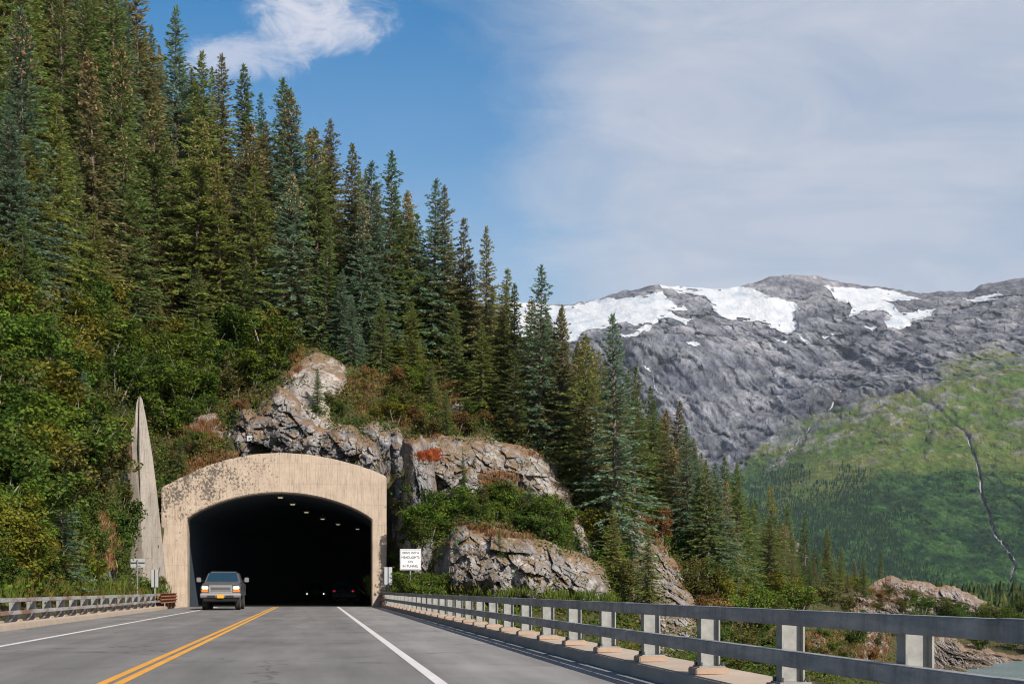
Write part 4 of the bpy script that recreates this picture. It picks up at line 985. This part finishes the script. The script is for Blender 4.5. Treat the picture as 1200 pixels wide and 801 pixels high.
green = sstep(-.25, .2, gsd / 34 + n1 * .9 + n2 * .55); deep = sstep(-.25, .4, (MPY - 552) / 75 + n1 * 1.25 + n2 * .6 + n3 * .25 - .22 * sstep(1080, 1000, MPX))
cliff = (1 - sstep(-20, 25, gsd)) * sstep(372, 415, MPY)
# gullies and strata: depth offsets; rougher on the bare rock
g1 = fbm(np.stack([X0 / 210 + Z0 / 420, MY / 800, Z0 / 620], -1), 5, 74, ridged=True); g2 = fbm(np.stack([X0 / 62 + Z0 / 110, MY / 300, Z0 / 230], -1), 4, 75, ridged=True)
g3 = fbm(p3 / 120, 5, 76, ridged=True)
amp = (1 - .8 * sw) * base_w
fh1, fe1 = facets(np.stack([X0 / 95 + Z0 / 190 + n3 * .25, MY / 210, Z0 / 80 - X0 / 400], -1), 201); fh2, fe2 = facets(np.stack([X0 / 36 + Z0 / 70 + n4 * .2, MY / 90, Z0 / 34], -1), 231)
fcr = np.clip(np.maximum(1 - fe1 / .06, .7 - fe2 / .1), 0, 1)
dz = amp * (ridge_w * (g3 * 8 + n2 * 13) + (1 - ridge_w) * (n2 * 9) + n3 * 6) * (1 - .45 * green * sstep(500, 560, MPY))
dy = -amp * ridge_w * ((.25 + .9 * cliff) * (g1 * 62 + g2 * 20 + n4 * 6))
dy = dy - amp * ridge_w * (1 - .65 * green) * (fh1 * 17 + fh2 * 10) * (1 - .35 * cliff)
LINES = {'gorge': [(1060,452),(1072,462),(1099,480),(1120,497),(1133,514),(1143,538),(1148,561),(1150,581),(1160,602),(1165,625),(1180,642),(1190,659),(1184,680)],
         'cascade': [(986,456),(975,475),(951,499),(927,529),(917,541),(900,551)]}
def linedist(pl, x, y):
    d = np.full(x.shape, 1e9)
    for (xa, ya), (xb, yb) in zip(pl[:-1], pl[1:]):
        ex, ey = xb - xa, yb - ya; t = np.clip(((x - xa) * ex + (y - ya) * ey) / (ex * ex + ey * ey), 0, 1); d = np.minimum(d, np.hypot(x - xa - t * ex, y - ya - t * ey))
    return d
wob = 3.0 * fbm(np.stack([MPX, MPY, 0 * MPX], -1) * .08, 3, 64)
dg = linedist(LINES['gorge'], MPX + wob, MPY); dc = linedist(LINES['cascade'], MPX + wob, MPY)
gwd = 1.7 + 1.6 * n2 + 1.4 * n3; gw = np.exp(-(dg / np.maximum(gwd, 1.)) ** 2) * sstep(720, 640, MPY); cw = np.exp(-(dc / 5) ** 2)
dz = dz - 7 * gw - 5 * cw; dy = dy + 5 * gw
MP = np.stack([X0 * (MY + dy) / MY, MY + dy, Z0 + dz], -1)
def lerp3(a, b, t): return a + (b - a) * t[..., None]
rk = np.clip(.5 + n2 * .9 + n3 * .5, 0, 1); colr = lerp3(np.array((.072, .080, .104)), np.array((.182, .188, .206)), rk)
str2 = fbm(np.stack([X0 / 160, MY / 300, (Z0 + .06 * X0) / 13], -1), 4, 78)
st_ = fbm(np.stack([X0 / 14 + Z0 / 26, MY / 200, Z0 / 120], -1), 4, 77); colr = colr * np.clip(1 + .65 * cliff * st_ + .6 * n4 + .5 * (1 - cliff) * str2 + .75 * n1 + .35 * n2, .28, 2.1)[..., None]
colr = colr * (1 - .32 * fcr)[..., None]
warm = sstep(.0, .5, n1 + .35 * sstep(930, 1100, MPX)); colr = colr * (1 + warm[..., None] * np.array((.04, .0, -.03)))
gm = lerp3(np.array((.056, .100, .018)), np.array((.115, .118, .036)), np.clip(.5 + n2 * 1.3 + n3 * .5 - .1, 0, 1))
fd = lerp3(np.array((.007, .025, .012)), np.array((.028, .066, .018)), np.clip(.5 + n2 * 1.2 + n3 * 1.1 + n4 * .8, 0, 1))
gcol = lerp3(gm, fd, deep)
rocky = .8 * sstep(.3, .6, .5 * np.exp(-((MPX - 925) / 55) ** 2 - ((MPY - 508) / 30) ** 2) + n3 + .5 * n2 + .25 * sstep(560, 470, MPY) - .1 * deep) * (1 - .75 * deep); green2 = green * (1 - .8 * rocky)
gcol = gcol * np.clip(1 + .5 * n4, .4, 1.6)[..., None]; colr = lerp3(colr, gcol, green2)
rg_ = np.clip(np.exp(-(dg / 3.0) ** 2) * 1.2 * (.3 + 1.8 * n3 + n2), 0, 1) * sstep(700, 660, MPY) + np.clip(cw * (.5 + 1.3 * n3), 0, .7); colr = lerp3(colr, np.array((.13, .125, .13)), np.clip(rg_, 0, .85))
def mount_mat():
    m, nt, b = mat('mountain'); co = posco(nt); a = attr(nt, 'col', 'Color')
    f = noise(nt, mapping(nt, co, (1, .4, .7)), .06, 6, .7)
    f2 = noise(nt, mapping(nt, co, (1, .5, 1)), .22, 5, .7)
    c = mix(nt, .8, a, ramp(nt, f, [(.28, .55), (.72, 1.4)]), 'MULTIPLY'); c = mix(nt, .75, c, ramp(nt, f2, [(.33, .5), (.66, 1.42)]), 'MULTIPLY'); L(nt, c, b.inputs['Base Color']); b.inputs['Roughness'].default_value = 1; b.inputs['Specular IOR Level'].default_value = .1
    bump(nt, b, f, .7, 14); return m
M['mountain'] = mount_mat()
nu_, nv_ = MPX.shape; MQ = gridq(nu_, nv_)
tag(obj('mountain', npmesh('mountain', MP.reshape(-1, 3), MQ, M['mountain'], True, colr.reshape(-1, 3))), kind='structure')
# its far side
back = np.stack([np.stack([(mpx - 600) / F * (rp[0, :, 1] + k * 350), rp[0, :, 1] + k * 350 + .0, MP[:, 0, 2] * (1 - .32 * k)], -1) for k in np.linspace(0, 2, 6)], 1); back[:, 0] = MP[:, 0]
tag(obj('mountain', npmesh('mountain_far_side', back.reshape(-1, 3), gridq(len(mpx), 6), M['mountain'], True, np.full((back.shape[0] * 6, 3), .17))), kind='structure')
def snow_mat():
    m, nt, b = mat('snow'); co = posco(nt)
    c = ramp(nt, noise(nt, mapping(nt, co, (1, .3, 2)), .012, 6, .65), [(.32, (.30, .355, .41)), (.46, (.43, .455, .485)), (.66, (.52, .53, .54))])
    L(nt, c, b.inputs['Base Color']); b.inputs['Roughness'].default_value = .8; bump(nt, b, noise(nt, mapping(nt, co, (1, .3, 1)), .014, 7), .8, 22); return m
M['snow'] = snow_mat()
view = MP / np.linalg.norm(MP, axis=-1, keepdims=True)
SV = MP - view * 3.5 + np.array((0, 0, 2.2))
for (lb, pl), sd in zip(SNOW, snow_sd):
    hole = n3 - .0 * sd; keep = ((sd.ravel()[MQ] > 0) & ((sd.ravel()[MQ] > 5) | (n3.ravel()[MQ] < .42))).all(1); Q = MQ[keep]
    if not len(Q): continue
    used, iv = np.unique(Q, return_inverse=True)
    tag(obj('snowfield', npmesh('snowfield', SV.reshape(-1, 3)[used], iv.reshape(Q.shape), M['snow'], True)), lb, 'snowfield', 'snow patches on the far mountain')
def mpoint(px, py):
    i = int(np.argmin(np.abs(mpx - px))); j = int(np.argmin(np.abs(MPY[i] - py))); return MP[i, j]
M['whitewater'] = simple('whitewater', (.30, .31, .33), .6, var=.12, scale=.05)
def stream(pl, w, label, seed):
    rng = np.random.RandomState(seed); V = []; Q = []
    xs = np.array(pl, float); t = np.concatenate([[0], np.cumsum(np.hypot(*np.diff(xs, axis=0).T))]); tt = np.arange(0, t[-1], 1.2)
    for k, u in enumerate(tt):
        px, py = np.interp(u, t, xs[:, 0]), np.interp(u, t, xs[:, 1]); c = mpoint(px - float(np.interp(0, [0], [0])), py); c = c - c / np.linalg.norm(c) * 16 + np.array((0, 0, 4))
        ww = w * c[1] / F * .5 * max(.12, .55 + 1.6 * fbm(np.array([[u * .16, seed, 0.]]), 3, seed)[0])
        V += [c + np.array((-ww, 0, 0)), c + np.array((ww, 0, .3))]
        if k: Q.append((2 * k - 2, 2 * k - 1, 2 * k + 1, 2 * k))
    return tag(obj('mountain_stream', npmesh('mountain_stream', V, Q, M['whitewater'])), label, 'stream')
stream(LINES['cascade'], 1.4, 'white cascade falling through green ledges left of the green shoulder', 3)
stream(LINES['gorge'][4:], .8, 'thin white stream running down the dark gorge at the right', 4)
stream([(764,436),(766,446),(767,457),(771,462),(778,466)], 1.3, 'thin waterfall on the grey cliff behind the spruce tops', 5)

# far forest on the lower slopes and the wooded valley floor: masses of tiny trees
def cone_mass(name, label, pts, hs, cols, seed, kf=.24, layers=2):
    rng = np.random.RandomState(seed); V = []; T3 = []; C = []
    for (p, h, c) in zip(pts, hs, cols):
        for l in range(layers):
            r = h * kf * (1 - .35 * l); z0 = h * (.05 + .38 * l); z1 = h * (.62 + .38 * l); b = len(V); a0 = rng.rand() * 6
            V += [(p[0] + r * math.cos(a0 + k * 1.2566) * rng.uniform(.7, 1.2), p[1] + r * math.sin(a0 + k * 1.2566), p[2] + z0 + rng.uniform(-.06, .06) * h) for k in range(5)] + [(p[0], p[1], p[2] + z1)]
            T3 += [(b + k, b + (k + 1) % 5, b + 5) for k in range(5)]; C += [tuple(np.array(c) * rng.uniform(.75, 1.2))] * 6
    return tag(obj(name, npmesh(name, V, T3, M['farleaf'], False, np.array(C))), label, 'forest', kind='stuff')
rf = np.random.RandomState(21); FP = []; FH = []; FC = []
fpoly = np.array([(860,560),(900,545),(960,560),(1000,545),(1060,585),(1080,640),(1100,690),(860,690)], float)
FX = rf.uniform(840, 1205, 40000); FY = rf.uniform(545, 694, 40000); ok = polysd(fpoly, FX, FY) / 40 + fbm(np.stack([FX * .03, FY * .045, FX * 0 + 1], 1), 4, 88) * 1.6 > .1 + .5 * rf.rand(40000)
for x, y in zip(FX[ok][:5200], FY[ok][:5200]):
    FP.append(mpoint(x, y) - np.array((0, 0, 1.))); FH.append(rf.uniform(5, 13)); FC.append(np.array((.014, .036, .018)) * rf.uniform(.7, 1.3))
cone_mass('far_forest', 'dark far conifer forest on the lower mountain slope', FP, FH, FC, 3, .2)
BX = rf.uniform(850, 1215, 30000); BY = rf.uniform(470, 690, 30000)
BI = np.clip(np.searchsorted(mpx, BX), 0, len(mpx) - 1); FP = []; FH = []; FC = []
for x, y, i in zip(BX, BY, BI):
    j = int(np.argmin(np.abs(MPY[i] - y)))
    if green2[i, j] < .55 or deep[i, j] * .8 + .12 + .25 * n2[i, j] < rf.rand() or dg[i, j] < 3: continue
    FP.append(MP[i, j] - np.array((0, 0, 1.5))); FH.append(rf.uniform(3.5, 8.5)); FC.append(gcol[i, j] * rf.uniform(.75, 1.5))
    if len(FP) >= 9500: break
cone_mass('mountain_brush', 'alder brush dotted over the green far mountain slope', FP, FH, FC, 6, .75, 1)
FP = []; FH = []; FC = []
for k in range(2600):
    x = rf.uniform(1000, 1330); Y = 262 * (2300 / 262) ** (rf.rand() ** 1.2); h = rf.uniform(2., 5.5) if Y > 400 else rf.uniform(1.2, 3.0)
    FP.append(np.array(((x - 600) / F * Y, Y, -3.4))); FH.append(h); FC.append(np.array(((.04, .062, .024), (.058, .072, .026), (.028, .048, .022))[rf.randint(3)]) * rf.uniform(.8, 1.2))
cone_mass('valley_wood', 'pale green wood on the flat valley floor beyond the rocky point', FP, FH, FC, 4, .62, 3)

# ------------------------------------------------------------------ vehicles
def arc_profile(y0, y1, zb, top, arches):
    """side profile (y,z) running along the bottom from front to back with wheel arches, then the given top line"""
    pts = []; y = y0
    for yc, rr in sorted(arches, reverse=True):
        pts += [(yc + rr * math.cos(a), zb + rr * math.sin(a)) for a in np.linspace(.12, math.pi - .12, 11)]
    return pts
def wheel(parent, x, y, r, w, rimm):
    s = 1 if x > 0 else -1
    t = MB().tube([(x - w / 2, y, r), (x - w / 2 + .03, y, r), (x + w / 2 - .03, y, r), (x + w / 2, y, r)], [r * .93, r, r, r * .93], 24)
    o = t.build('wheel', M['rubber'], parent, smooth=False)
    MB().tube([(x + s * (w / 2 + .002), y, r), (x + s * (w / 2 + .012), y, r)], [r * .62, r * .55], 16).build('rim', rimm, o); return o
def truck(px, Y, label):
    e = empty('pickup_truck', ((px - 600) / F * Y, Y, .0), math.pi + TH); tag(e, label, 'pickup truck')
    FW, RW, WR = 1.86, -1.75, .40
    prof = [(2.74, .60)] + arc_profile(0, 0, .56, 0, [(FW, .50), (RW, .50)]) + [(-2.86, .60), (-2.9, .95), (-2.88, 1.27), (-.98, 1.29), (1.30, 1.27), (2.2, 1.20), (2.62, 1.13), (2.76, 1.02)]
    MB().prism(prof, 0, -.985, .985).build('body', M['paintgrey'], e, bevel=.075, seg=4)
    MB().box(-.8, .8, -2.7, 2.55, .42, .55).build('chassis', M['black'], e)
    # raised hood with a centre bulge
    MB().add([(-.86,1.32,1.275),(.86,1.32,1.275),(.84,2.2,1.215),(.76,2.66,1.13),(-.76,2.66,1.13),(-.84,2.2,1.215),(-.6,1.32,1.335),(.6,1.32,1.335),(.56,2.2,1.28),(.52,2.63,1.165),(-.52,2.63,1.165),(-.56,2.2,1.28)],
        [(6,7,8,11),(11,8,9,10),(0,6,11,5),(5,11,10,4),(7,1,2,8),(8,2,3,9),(10,9,3,4),(0,1,7,6)]).build('hood', M['paintgrey'], e, bevel=.012)
    b = [(1.28, .92), (-1.0, .92)]; t = [(.62, .735), (-.82, .735)]
    zb, zt = 1.275, 1.93
    Vc = [(-.92,1.28,zb),(.92,1.28,zb),(.92,-1.0,zb),(-.92,-1.0,zb),(-.735,.60,zt-.03),(.735,.60,zt-.03),(.735,-.86,zt),(-.735,-.86,zt)]
    cab = MB().add(Vc, [(0,1,5,4),(1,2,6,5),(2,3,7,6),(3,0,4,7),(4,5,6,7)]).build('cab', M['paintgrey'], e, bevel=.10, seg=4)
    def onq(a, b_, c, d, u0, u1, v0, v1, off):
        a, b_, c, d = map(Vector, (a, b_, c, d)); n = (b_ - a).cross(d - a).normalized() * off
        def f(u, v): return tuple((a * (1 - u) + b_ * u) * (1 - v) + (d * (1 - u) + c * u) * v + n)
        return [f(u0, v0), f(u1, v0), f(u1, v1), f(u0, v1)]
    MB().add(onq(Vc[0], Vc[1], Vc[5], Vc[4], .055, .945, .1, .9, -.006), [(0,1,2,3)]).build('windshield', M['glass'], e)
    for sx_ in (1, -1):
        q = (Vc[1], Vc[2], Vc[6], Vc[5]) if sx_ > 0 else (Vc[3], Vc[0], Vc[4], Vc[7])
        for u0, u1 in ((.14, .5), (.54, .92)):
            if sx_ < 0: u0, u1 = 1 - u1, 1 - u0
            MB().add(onq(*q, u0, u1, .1, .86, .007), [(0,1,2,3)]).build('side_window', M['glass'], e)
        x = sx_ * .988
        for y0, y1 in ((.15, 1.22), (-.93, .11)):
            a, c = sorted((x, x + sx_ * .008)); dr = MB().box(a, c, y0, y1, .66, 1.25).build('door', M['paintgrey'], e, bevel=.02)
            a, c = sorted((x + sx_ * .01, x + sx_ * .04)); MB().box(a, c, y0 + .08, y0 + .26, 1.1, 1.14).build('handle', M['black'], dr)
        # tow mirror on an arm
        a, c = sorted((sx_ * .95, sx_ * 1.16)); mr = MB().box(a, c, .98, 1.02, 1.36, 1.40).build('mirror_arm', M['black'], e)
        a, c = sorted((sx_ * 1.10, sx_ * 1.32)); MB().box(a, c, .92, 1.06, 1.29, 1.56).build('mirror', M['bumper'], e, bevel=.025, seg=2)
        # lamps
        a, c = sorted((sx_ * .61, sx_ * .93)); hl = MB().box(a, c, 2.68, 2.785, .955, 1.10).build('headlight', M['headlamp'], e, bevel=.03)
        a, c = sorted((sx_ * .61, sx_ * .95)); MB().box(a, c, 2.67, 2.775, .845, .945).build('turn_signal', M['amber'], e, bevel=.02)
        a, c = sorted((sx_ * .82, sx_ * .97)); MB().box(a, c, 1.3, 1.36, .3, .46)
    gr = MB().box(-.58, .58, 2.755, 2.81, 1.06, 1.135); gr.box(-.58, .58, 2.755, 2.81, .80, .86); gr.box(-.58, -.49, 2.755, 2.81, .861, 1.059); gr.box(.49, .58, 2.755, 2.81, .861, 1.059)
    g = gr.build('grille', M['chrome'], e, bevel=.012)
    MB().box(-.499, .499, 2.745, 2.765, .836, 1.074).build('grille_backing', M['black'], g)
    bars = MB()
    for k in range(4): bars.box(-.497, .497, 2.767, 2.79, .85 + k * .058, .885 + k * .058)
    bars.build('grille_bars', M['bumper'], g)
    bp = MB().prism([(2.70, .56), (2.86, .58), (2.90, .70), (2.87, .79), (2.70, .80)], 0, -1.0, 1.0).build('bumper', M['bumper'], e, bevel=.03, seg=3)
    for sx_ in (1, -1):
        a, c = sorted((sx_ * .26, sx_ * .66)); MB().box(a, c, 2.885, 2.905, .615, .685).build('bumper_slot', M['black'], bp)
    MB().prism([(2.60, .38), (2.80, .40), (2.83, .555), (2.60, .555)], 0, -.86, .86).build('air_dam', M['black'], e, bevel=.03)
    MB().box(-.17, .17, 2.905, 2.925, .56, .73).build('licence_plate', M['plate'], e, bevel=.01)
    for x in (-.82, .82):
        for y in (FW, RW): wheel(e, x, y, WR, .27, M['chrome'])
    for o in [c for c in e.children_recursive if c.type == 'MESH']:          # stand it taller: high hood and belt line
        co3 = np.empty(len(o.data.vertices) * 3, np.float32); o.data.vertices.foreach_get('co', co3); co3 = co3.reshape(-1, 3)
        co3[:, 2] = np.interp(co3[:, 2], (0, .40, .56, .80, 1.13, 1.275, 1.93), (0, .43, .60, .86, 1.25, 1.40, 1.99)); o.data.vertices.foreach_set('co', co3.ravel()); o.data.update()
    return e
bpy.context.view_layer.update()
truck(262.5, 74.3, 'dark grey pickup truck with lit headlights coming out of the tunnel')
def car(loc, rz, label, front, body_m):
    e = empty('car', tuple(loc), rz); tag(e, label, 'car')
    prof = [(2.15, .35)] + arc_profile(0, 0, .32, 0, [(1.35, .4), (-1.35, .4)]) + [(-2.2, .4), (-2.25, .95), (-2.2, 1.05), (1.0, 1.05), (2.1, .85), (2.2, .6)]
    MB().prism(prof, 0, -.9, .9).build('body', body_m, e, bevel=.05)
    MB().add([(-.86,1.0,1.04),(.86,1.0,1.04),(.86,-2.15,1.04),(-.86,-2.15,1.04),(-.68,.25,1.62),(.68,.25,1.62),(.68,-1.85,1.64),(-.68,-1.85,1.64)], [(0,1,5,4),(1,2,6,5),(2,3,7,6),(3,0,4,7),(4,5,6,7)]).build('cabin', M['glass'], e, bevel=.05)
    for x in (-.72, .72):
        MB().box(x - .06, x + .06, 2.13, 2.2, .62, .70).build('headlight', M['farlamp'] if front else M['signwhite'], e, bevel=.02)
        MB().box(x - .09, x + .09, -2.275, -2.22, .86, .97).build('tail_light', M['tail'], e, bevel=.02)
        for y in (1.35, -1.35): wheel(e, x * 1.05, y, .33, .2, M['chrome'])
    MB().box(-.85, .85, -2.33, -2.255, .45, .62).build('bumper', M['black'], e, bevel=.02)
    return e
car(((406 - 600) / F * 112, 112, 0), TH - .12, 'dark car with red tail lights driving away inside the tunnel', False, M['paintdark'])
car(((369.5 - 600) / F * 126, 126, 0), math.pi + .14, 'distant car deep in the tunnel showing two tiny white headlights', True, M['paintdark'])

# ------------------------------------------------------------------ labels for trees and shrubs
def zone(px, py):
    for lim, nm in ((90, 'at the far left'), (190, 'over the pointed concrete fin'), (330, 'over the left half of the arch'), (455, 'over the right half of the arch'),
                    (560, 'over the white road sign'), (660, 'above the upper pale cliff'), (750, 'left of the scree tongue'), (850, 'above the scree tongue'), (950, 'near the small pale rock'), (1060, 'by the rocky point')):
        if px < lim: return nm
    return 'on the lake shore'
def zone_s(px, py):
    if px > 1035: return 'on the lake shore'
    if px > 755: return 'right of the scree tongue' if py < 735 else 'below the right railing'
    if px > 655: return 'beside the scree tongue'
    if px > 440: return 'near the white sign' if py > 660 else ('on the ledge between the pale cliffs' if py > 575 else 'on the slope above the upper cliff')
    if px > 330: return 'right of the bald rock dome'
    if px > 190: return 'directly left above the arch'
    return 'on the left roadside bank' if py > 610 else ('on the upper left slope' if py < 460 else 'left of the concrete fin')
def number(items, zf, noun, band):
    g = {}
    for t in items:
        b = band(t); g.setdefault((zf(t['px'], t['pb']), t['tone'], b), []).append(t)
    for (z, tn, b), L_ in g.items():
        L_.sort(key=lambda t: t['px']); n = len(L_)
        for k, t in enumerate(L_):
            lab = f'{b + " " if b else ""}{tn} {noun} {z}'
            if n > 1:
                o_ = ('left one' if k == 0 else 'right one') + ' of two' if n == 2 else (f'{ordn[k]} from left' if k < len(ordn) else f'{ordn[min(n - 1 - k, 15)]} from right')
                lab += ', ' + o_
            t['o']['label'] = lab; t['o']['group'] = noun + 's ' + z
def hb(t):
    return 'small young' if t['h'] < 6.5 else ('upper' if t['pt'] < np.interp(t['px'], SKYL[:, 0], SKYL[:, 1]) + 45 else ('middle' if t['pt'] < np.interp(t['px'], SKYL[:, 0], SKYL[:, 1]) + 150 else 'lower'))
number(TREES, zone, 'spruce', hb)
number(SHR, zone_s, 'leafy shrub', lambda t: '')

# ------------------------------------------------------------------ air, sky, sun, camera
hz = MB().box(-2000, 4600, -480, 6400, -18, 1420)
def haze_mat():
    m, nt, b = mat('haze'); nt.nodes.remove(b); v = N(nt, 'ShaderNodeVolumePrincipled'); v.inputs['Color'].default_value = (.80, .88, 1, 1); v.inputs['Density'].default_value = HAZE
    v.inputs['Anisotropy'].default_value = 0.; L(nt, v.outputs[0], nt.nodes['Material Output'].inputs['Volume']); return m
HAZE = 2.2e-5
tag(hz.build('haze', haze_mat()), kind='stuff')

AZ, EL = math.radians(35), math.radians(38)            # sun to the right behind the camera
sund = Vector((math.sin(AZ) * math.cos(EL), -math.cos(AZ) * math.cos(EL), math.sin(EL)))
su = bpy.data.lights.new('sun', 'SUN'); su.energy = 5.0; su.angle = math.radians(.5); su.color = (1, .91, .80)
so = bpy.data.objects.new('sun', su); COL.objects.link(so); so.rotation_euler = sund.to_track_quat('Z', 'Y').to_euler()

W = bpy.data.worlds.new('World'); SC.world = W; W.use_nodes = True; nt = W.node_tree; nt.nodes.clear()
out = nt.nodes.new('ShaderNodeOutputWorld'); sky = N(nt, 'ShaderNodeTexSky', sky_type='NISHITA'); sky.sun_disc = False
sky.sun_elevation = EL; sky.sun_rotation = math.radians(180 - 35); sky.air_density = 1.2; sky.dust_density = .6; sky.ozone_density = 2.; sky.altitude = 100
bg = N(nt, 'ShaderNodeBackground'); bg.inputs['Strength'].default_value = .086
tc = N(nt, 'ShaderNodeTexCoord').outputs['Generated']; sx = N(nt, 'ShaderNodeSeparateXYZ'); L(nt, tc, sx.inputs[0])
yy = math_(nt, 'MAXIMUM', math_(nt, 'ABSOLUTE', sx.outputs[1]), .05); u = math_(nt, 'DIVIDE', sx.outputs[0], yy); w = math_(nt, 'DIVIDE', sx.outputs[2], yy)
cv = N(nt, 'ShaderNodeCombineXYZ'); L(nt, u, cv.inputs[0]); L(nt, w, cv.inputs[1]); cvo = cv.outputs[0]
hsv = N(nt, 'ShaderNodeHueSaturation'); hsv.inputs['Saturation'].default_value = 1.52; L(nt, sky.outputs[0], hsv.inputs['Color'])
L(nt, hsv.outputs[0], bg.inputs['Color'])
# high bank of thin cloud over the right of the view, soft torn edge
e1 = noise(nt, mapping(nt, cvo, (1, 1.8, 1)), 9., 8, .66, .6); e2 = noise(nt, mapping(nt, cvo, (1, 2.6, 1)), 2.2, 5, .55, .3)
edge = math_(nt, 'ADD', u, math_(nt, 'ADD', math_(nt, 'MULTIPLY', math_(nt, 'SUBTRACT', e1, .5), .17), math_(nt, 'MULTIPLY', math_(nt, 'SUBTRACT', e2, .5), .05)))
mr = N(nt, 'ShaderNodeMapRange', interpolation_type='SMOOTHSTEP'); mr.inputs['From Min'].default_value = -.075; mr.inputs['From Max'].default_value = .12; L(nt, edge, mr.inputs['Value'])
rot = N(nt, 'ShaderNodeMapping'); rot.inputs['Rotation'].default_value = (0, 0, math.radians(24)); rot.inputs['Scale'].default_value = (1., 3.6, 1); L(nt, cvo, rot.inputs['Vector'])
e3 = noise(nt, rot.outputs[0], 5.5, 8, .62, .8)
bank = math_(nt, 'MULTIPLY', mr.outputs[0], ramp(nt, math_(nt, 'ADD', math_(nt, 'MULTIPLY', e2, .45), math_(nt, 'MULTIPLY', e3, .55)), [(.33, .74), (.5, .89), (.64, .97)]))
lowf = ramp(nt, w, [(.16, .62), (.30, .12), (.42, 0.)])                       # pale veil low in the sky
veil = math_(nt, 'MAXIMUM', bank, lowf)
def blob(px, py, rx, ry, lo, hi):
    U, Wv = (px - 600) / F, (HZ - py) / F
    d = math_(nt, 'ADD', math_(nt, 'POWER', math_(nt, 'DIVIDE', math_(nt, 'SUBTRACT', u, U), rx / F), 2), math_(nt, 'POWER', math_(nt, 'DIVIDE', math_(nt, 'SUBTRACT', w, Wv), ry / F), 2))
    f = N(nt, 'ShaderNodeMapRange'); f.inputs['From Min'].default_value = 1; f.inputs['From Max'].default_value = 0.; L(nt, d, f.inputs['Value'])
    nn_ = noise(nt, mapping(nt, cvo, (1, 1.5, 1)), 24, 8, .68, .8)
    s_ = math_(nt, 'ADD', math_(nt, 'MULTIPLY', f.outputs[0], .55), nn_); g_ = N(nt, 'ShaderNodeMapRange', interpolation_type='SMOOTHSTEP'); g_.inputs['From Min'].default_value = lo; g_.inputs['From Max'].default_value = hi; L(nt, s_, g_.inputs['Value'])
    return math_(nt, 'MULTIPLY', g_.outputs[0], math_(nt, 'GREATER_THAN', f.outputs[0], .001))
cum = math_(nt, 'MAXIMUM', blob(372, 24, 125, 56, .66, 1.1), math_(nt, 'MULTIPLY', blob(288, 66, 95, 46, .64, 1.05), .7))
b1 = N(nt, 'ShaderNodeBackground'); b1.inputs['Strength'].default_value = 1.
L(nt, ramp(nt, math_(nt, 'ADD', math_(nt, 'MULTIPLY', e2, .5), math_(nt, 'MULTIPLY', e3, .5)), [(.34, (.345, .39, .48)), (.5, (.405, .44, .515)), (.66, (.50, .515, .57))]), b1.inputs['Color'])
b2 = N(nt, 'ShaderNodeBackground'); b2.inputs['Color'].default_value = (.50, .52, .60, 1); b2.inputs['Strength'].default_value = 1.
m1 = N(nt, 'ShaderNodeMixShader'); L(nt, veil, m1.inputs[0]); L(nt, bg.outputs[0], m1.inputs[1]); L(nt, b1.outputs[0], m1.inputs[2])
m2 = N(nt, 'ShaderNodeMixShader'); L(nt, cum, m2.inputs[0]); L(nt, m1.outputs[0], m2.inputs[1]); L(nt, b2.outputs[0], m2.inputs[2])
L(nt, m2.outputs[0], out.inputs['Surface'])

cam = bpy.data.cameras.new('camera'); cam.sensor_width = 36; cam.lens = F / 1200 * 36; cam.shift_y = (HZ - 400.5) / 1200; cam.clip_start = .1; cam.clip_end = 20000
co_ = bpy.data.objects.new('camera', cam); COL.objects.link(co_); co_.location = (0, 0, CH); co_.rotation_euler = (math.pi / 2, 0, 0); SC.camera = co_
SC.view_settings.view_transform = 'Standard'; SC.view_settings.look = 'None'; SC.view_settings.exposure = .42; SC.view_settings.gamma = 1; SC.view_settings.use_curve_mapping = False
SC.cycles.max_bounces = 6; SC.cycles.diffuse_bounces = 3; SC.cycles.glossy_bounces = 2; SC.cycles.transmission_bounces = 3; SC.cycles.volume_bounces = 0; SC.cycles.transparent_max_bounces = 6
SC.cycles.use_denoising = True; SC.cycles.denoiser = 'OPENIMAGEDENOISE'; SC.cycles.denoising_prefilter = 'ACCURATE'; SC.cycles.denoising_quality = 'HIGH'; SC.cycles.filter_width = 1.1
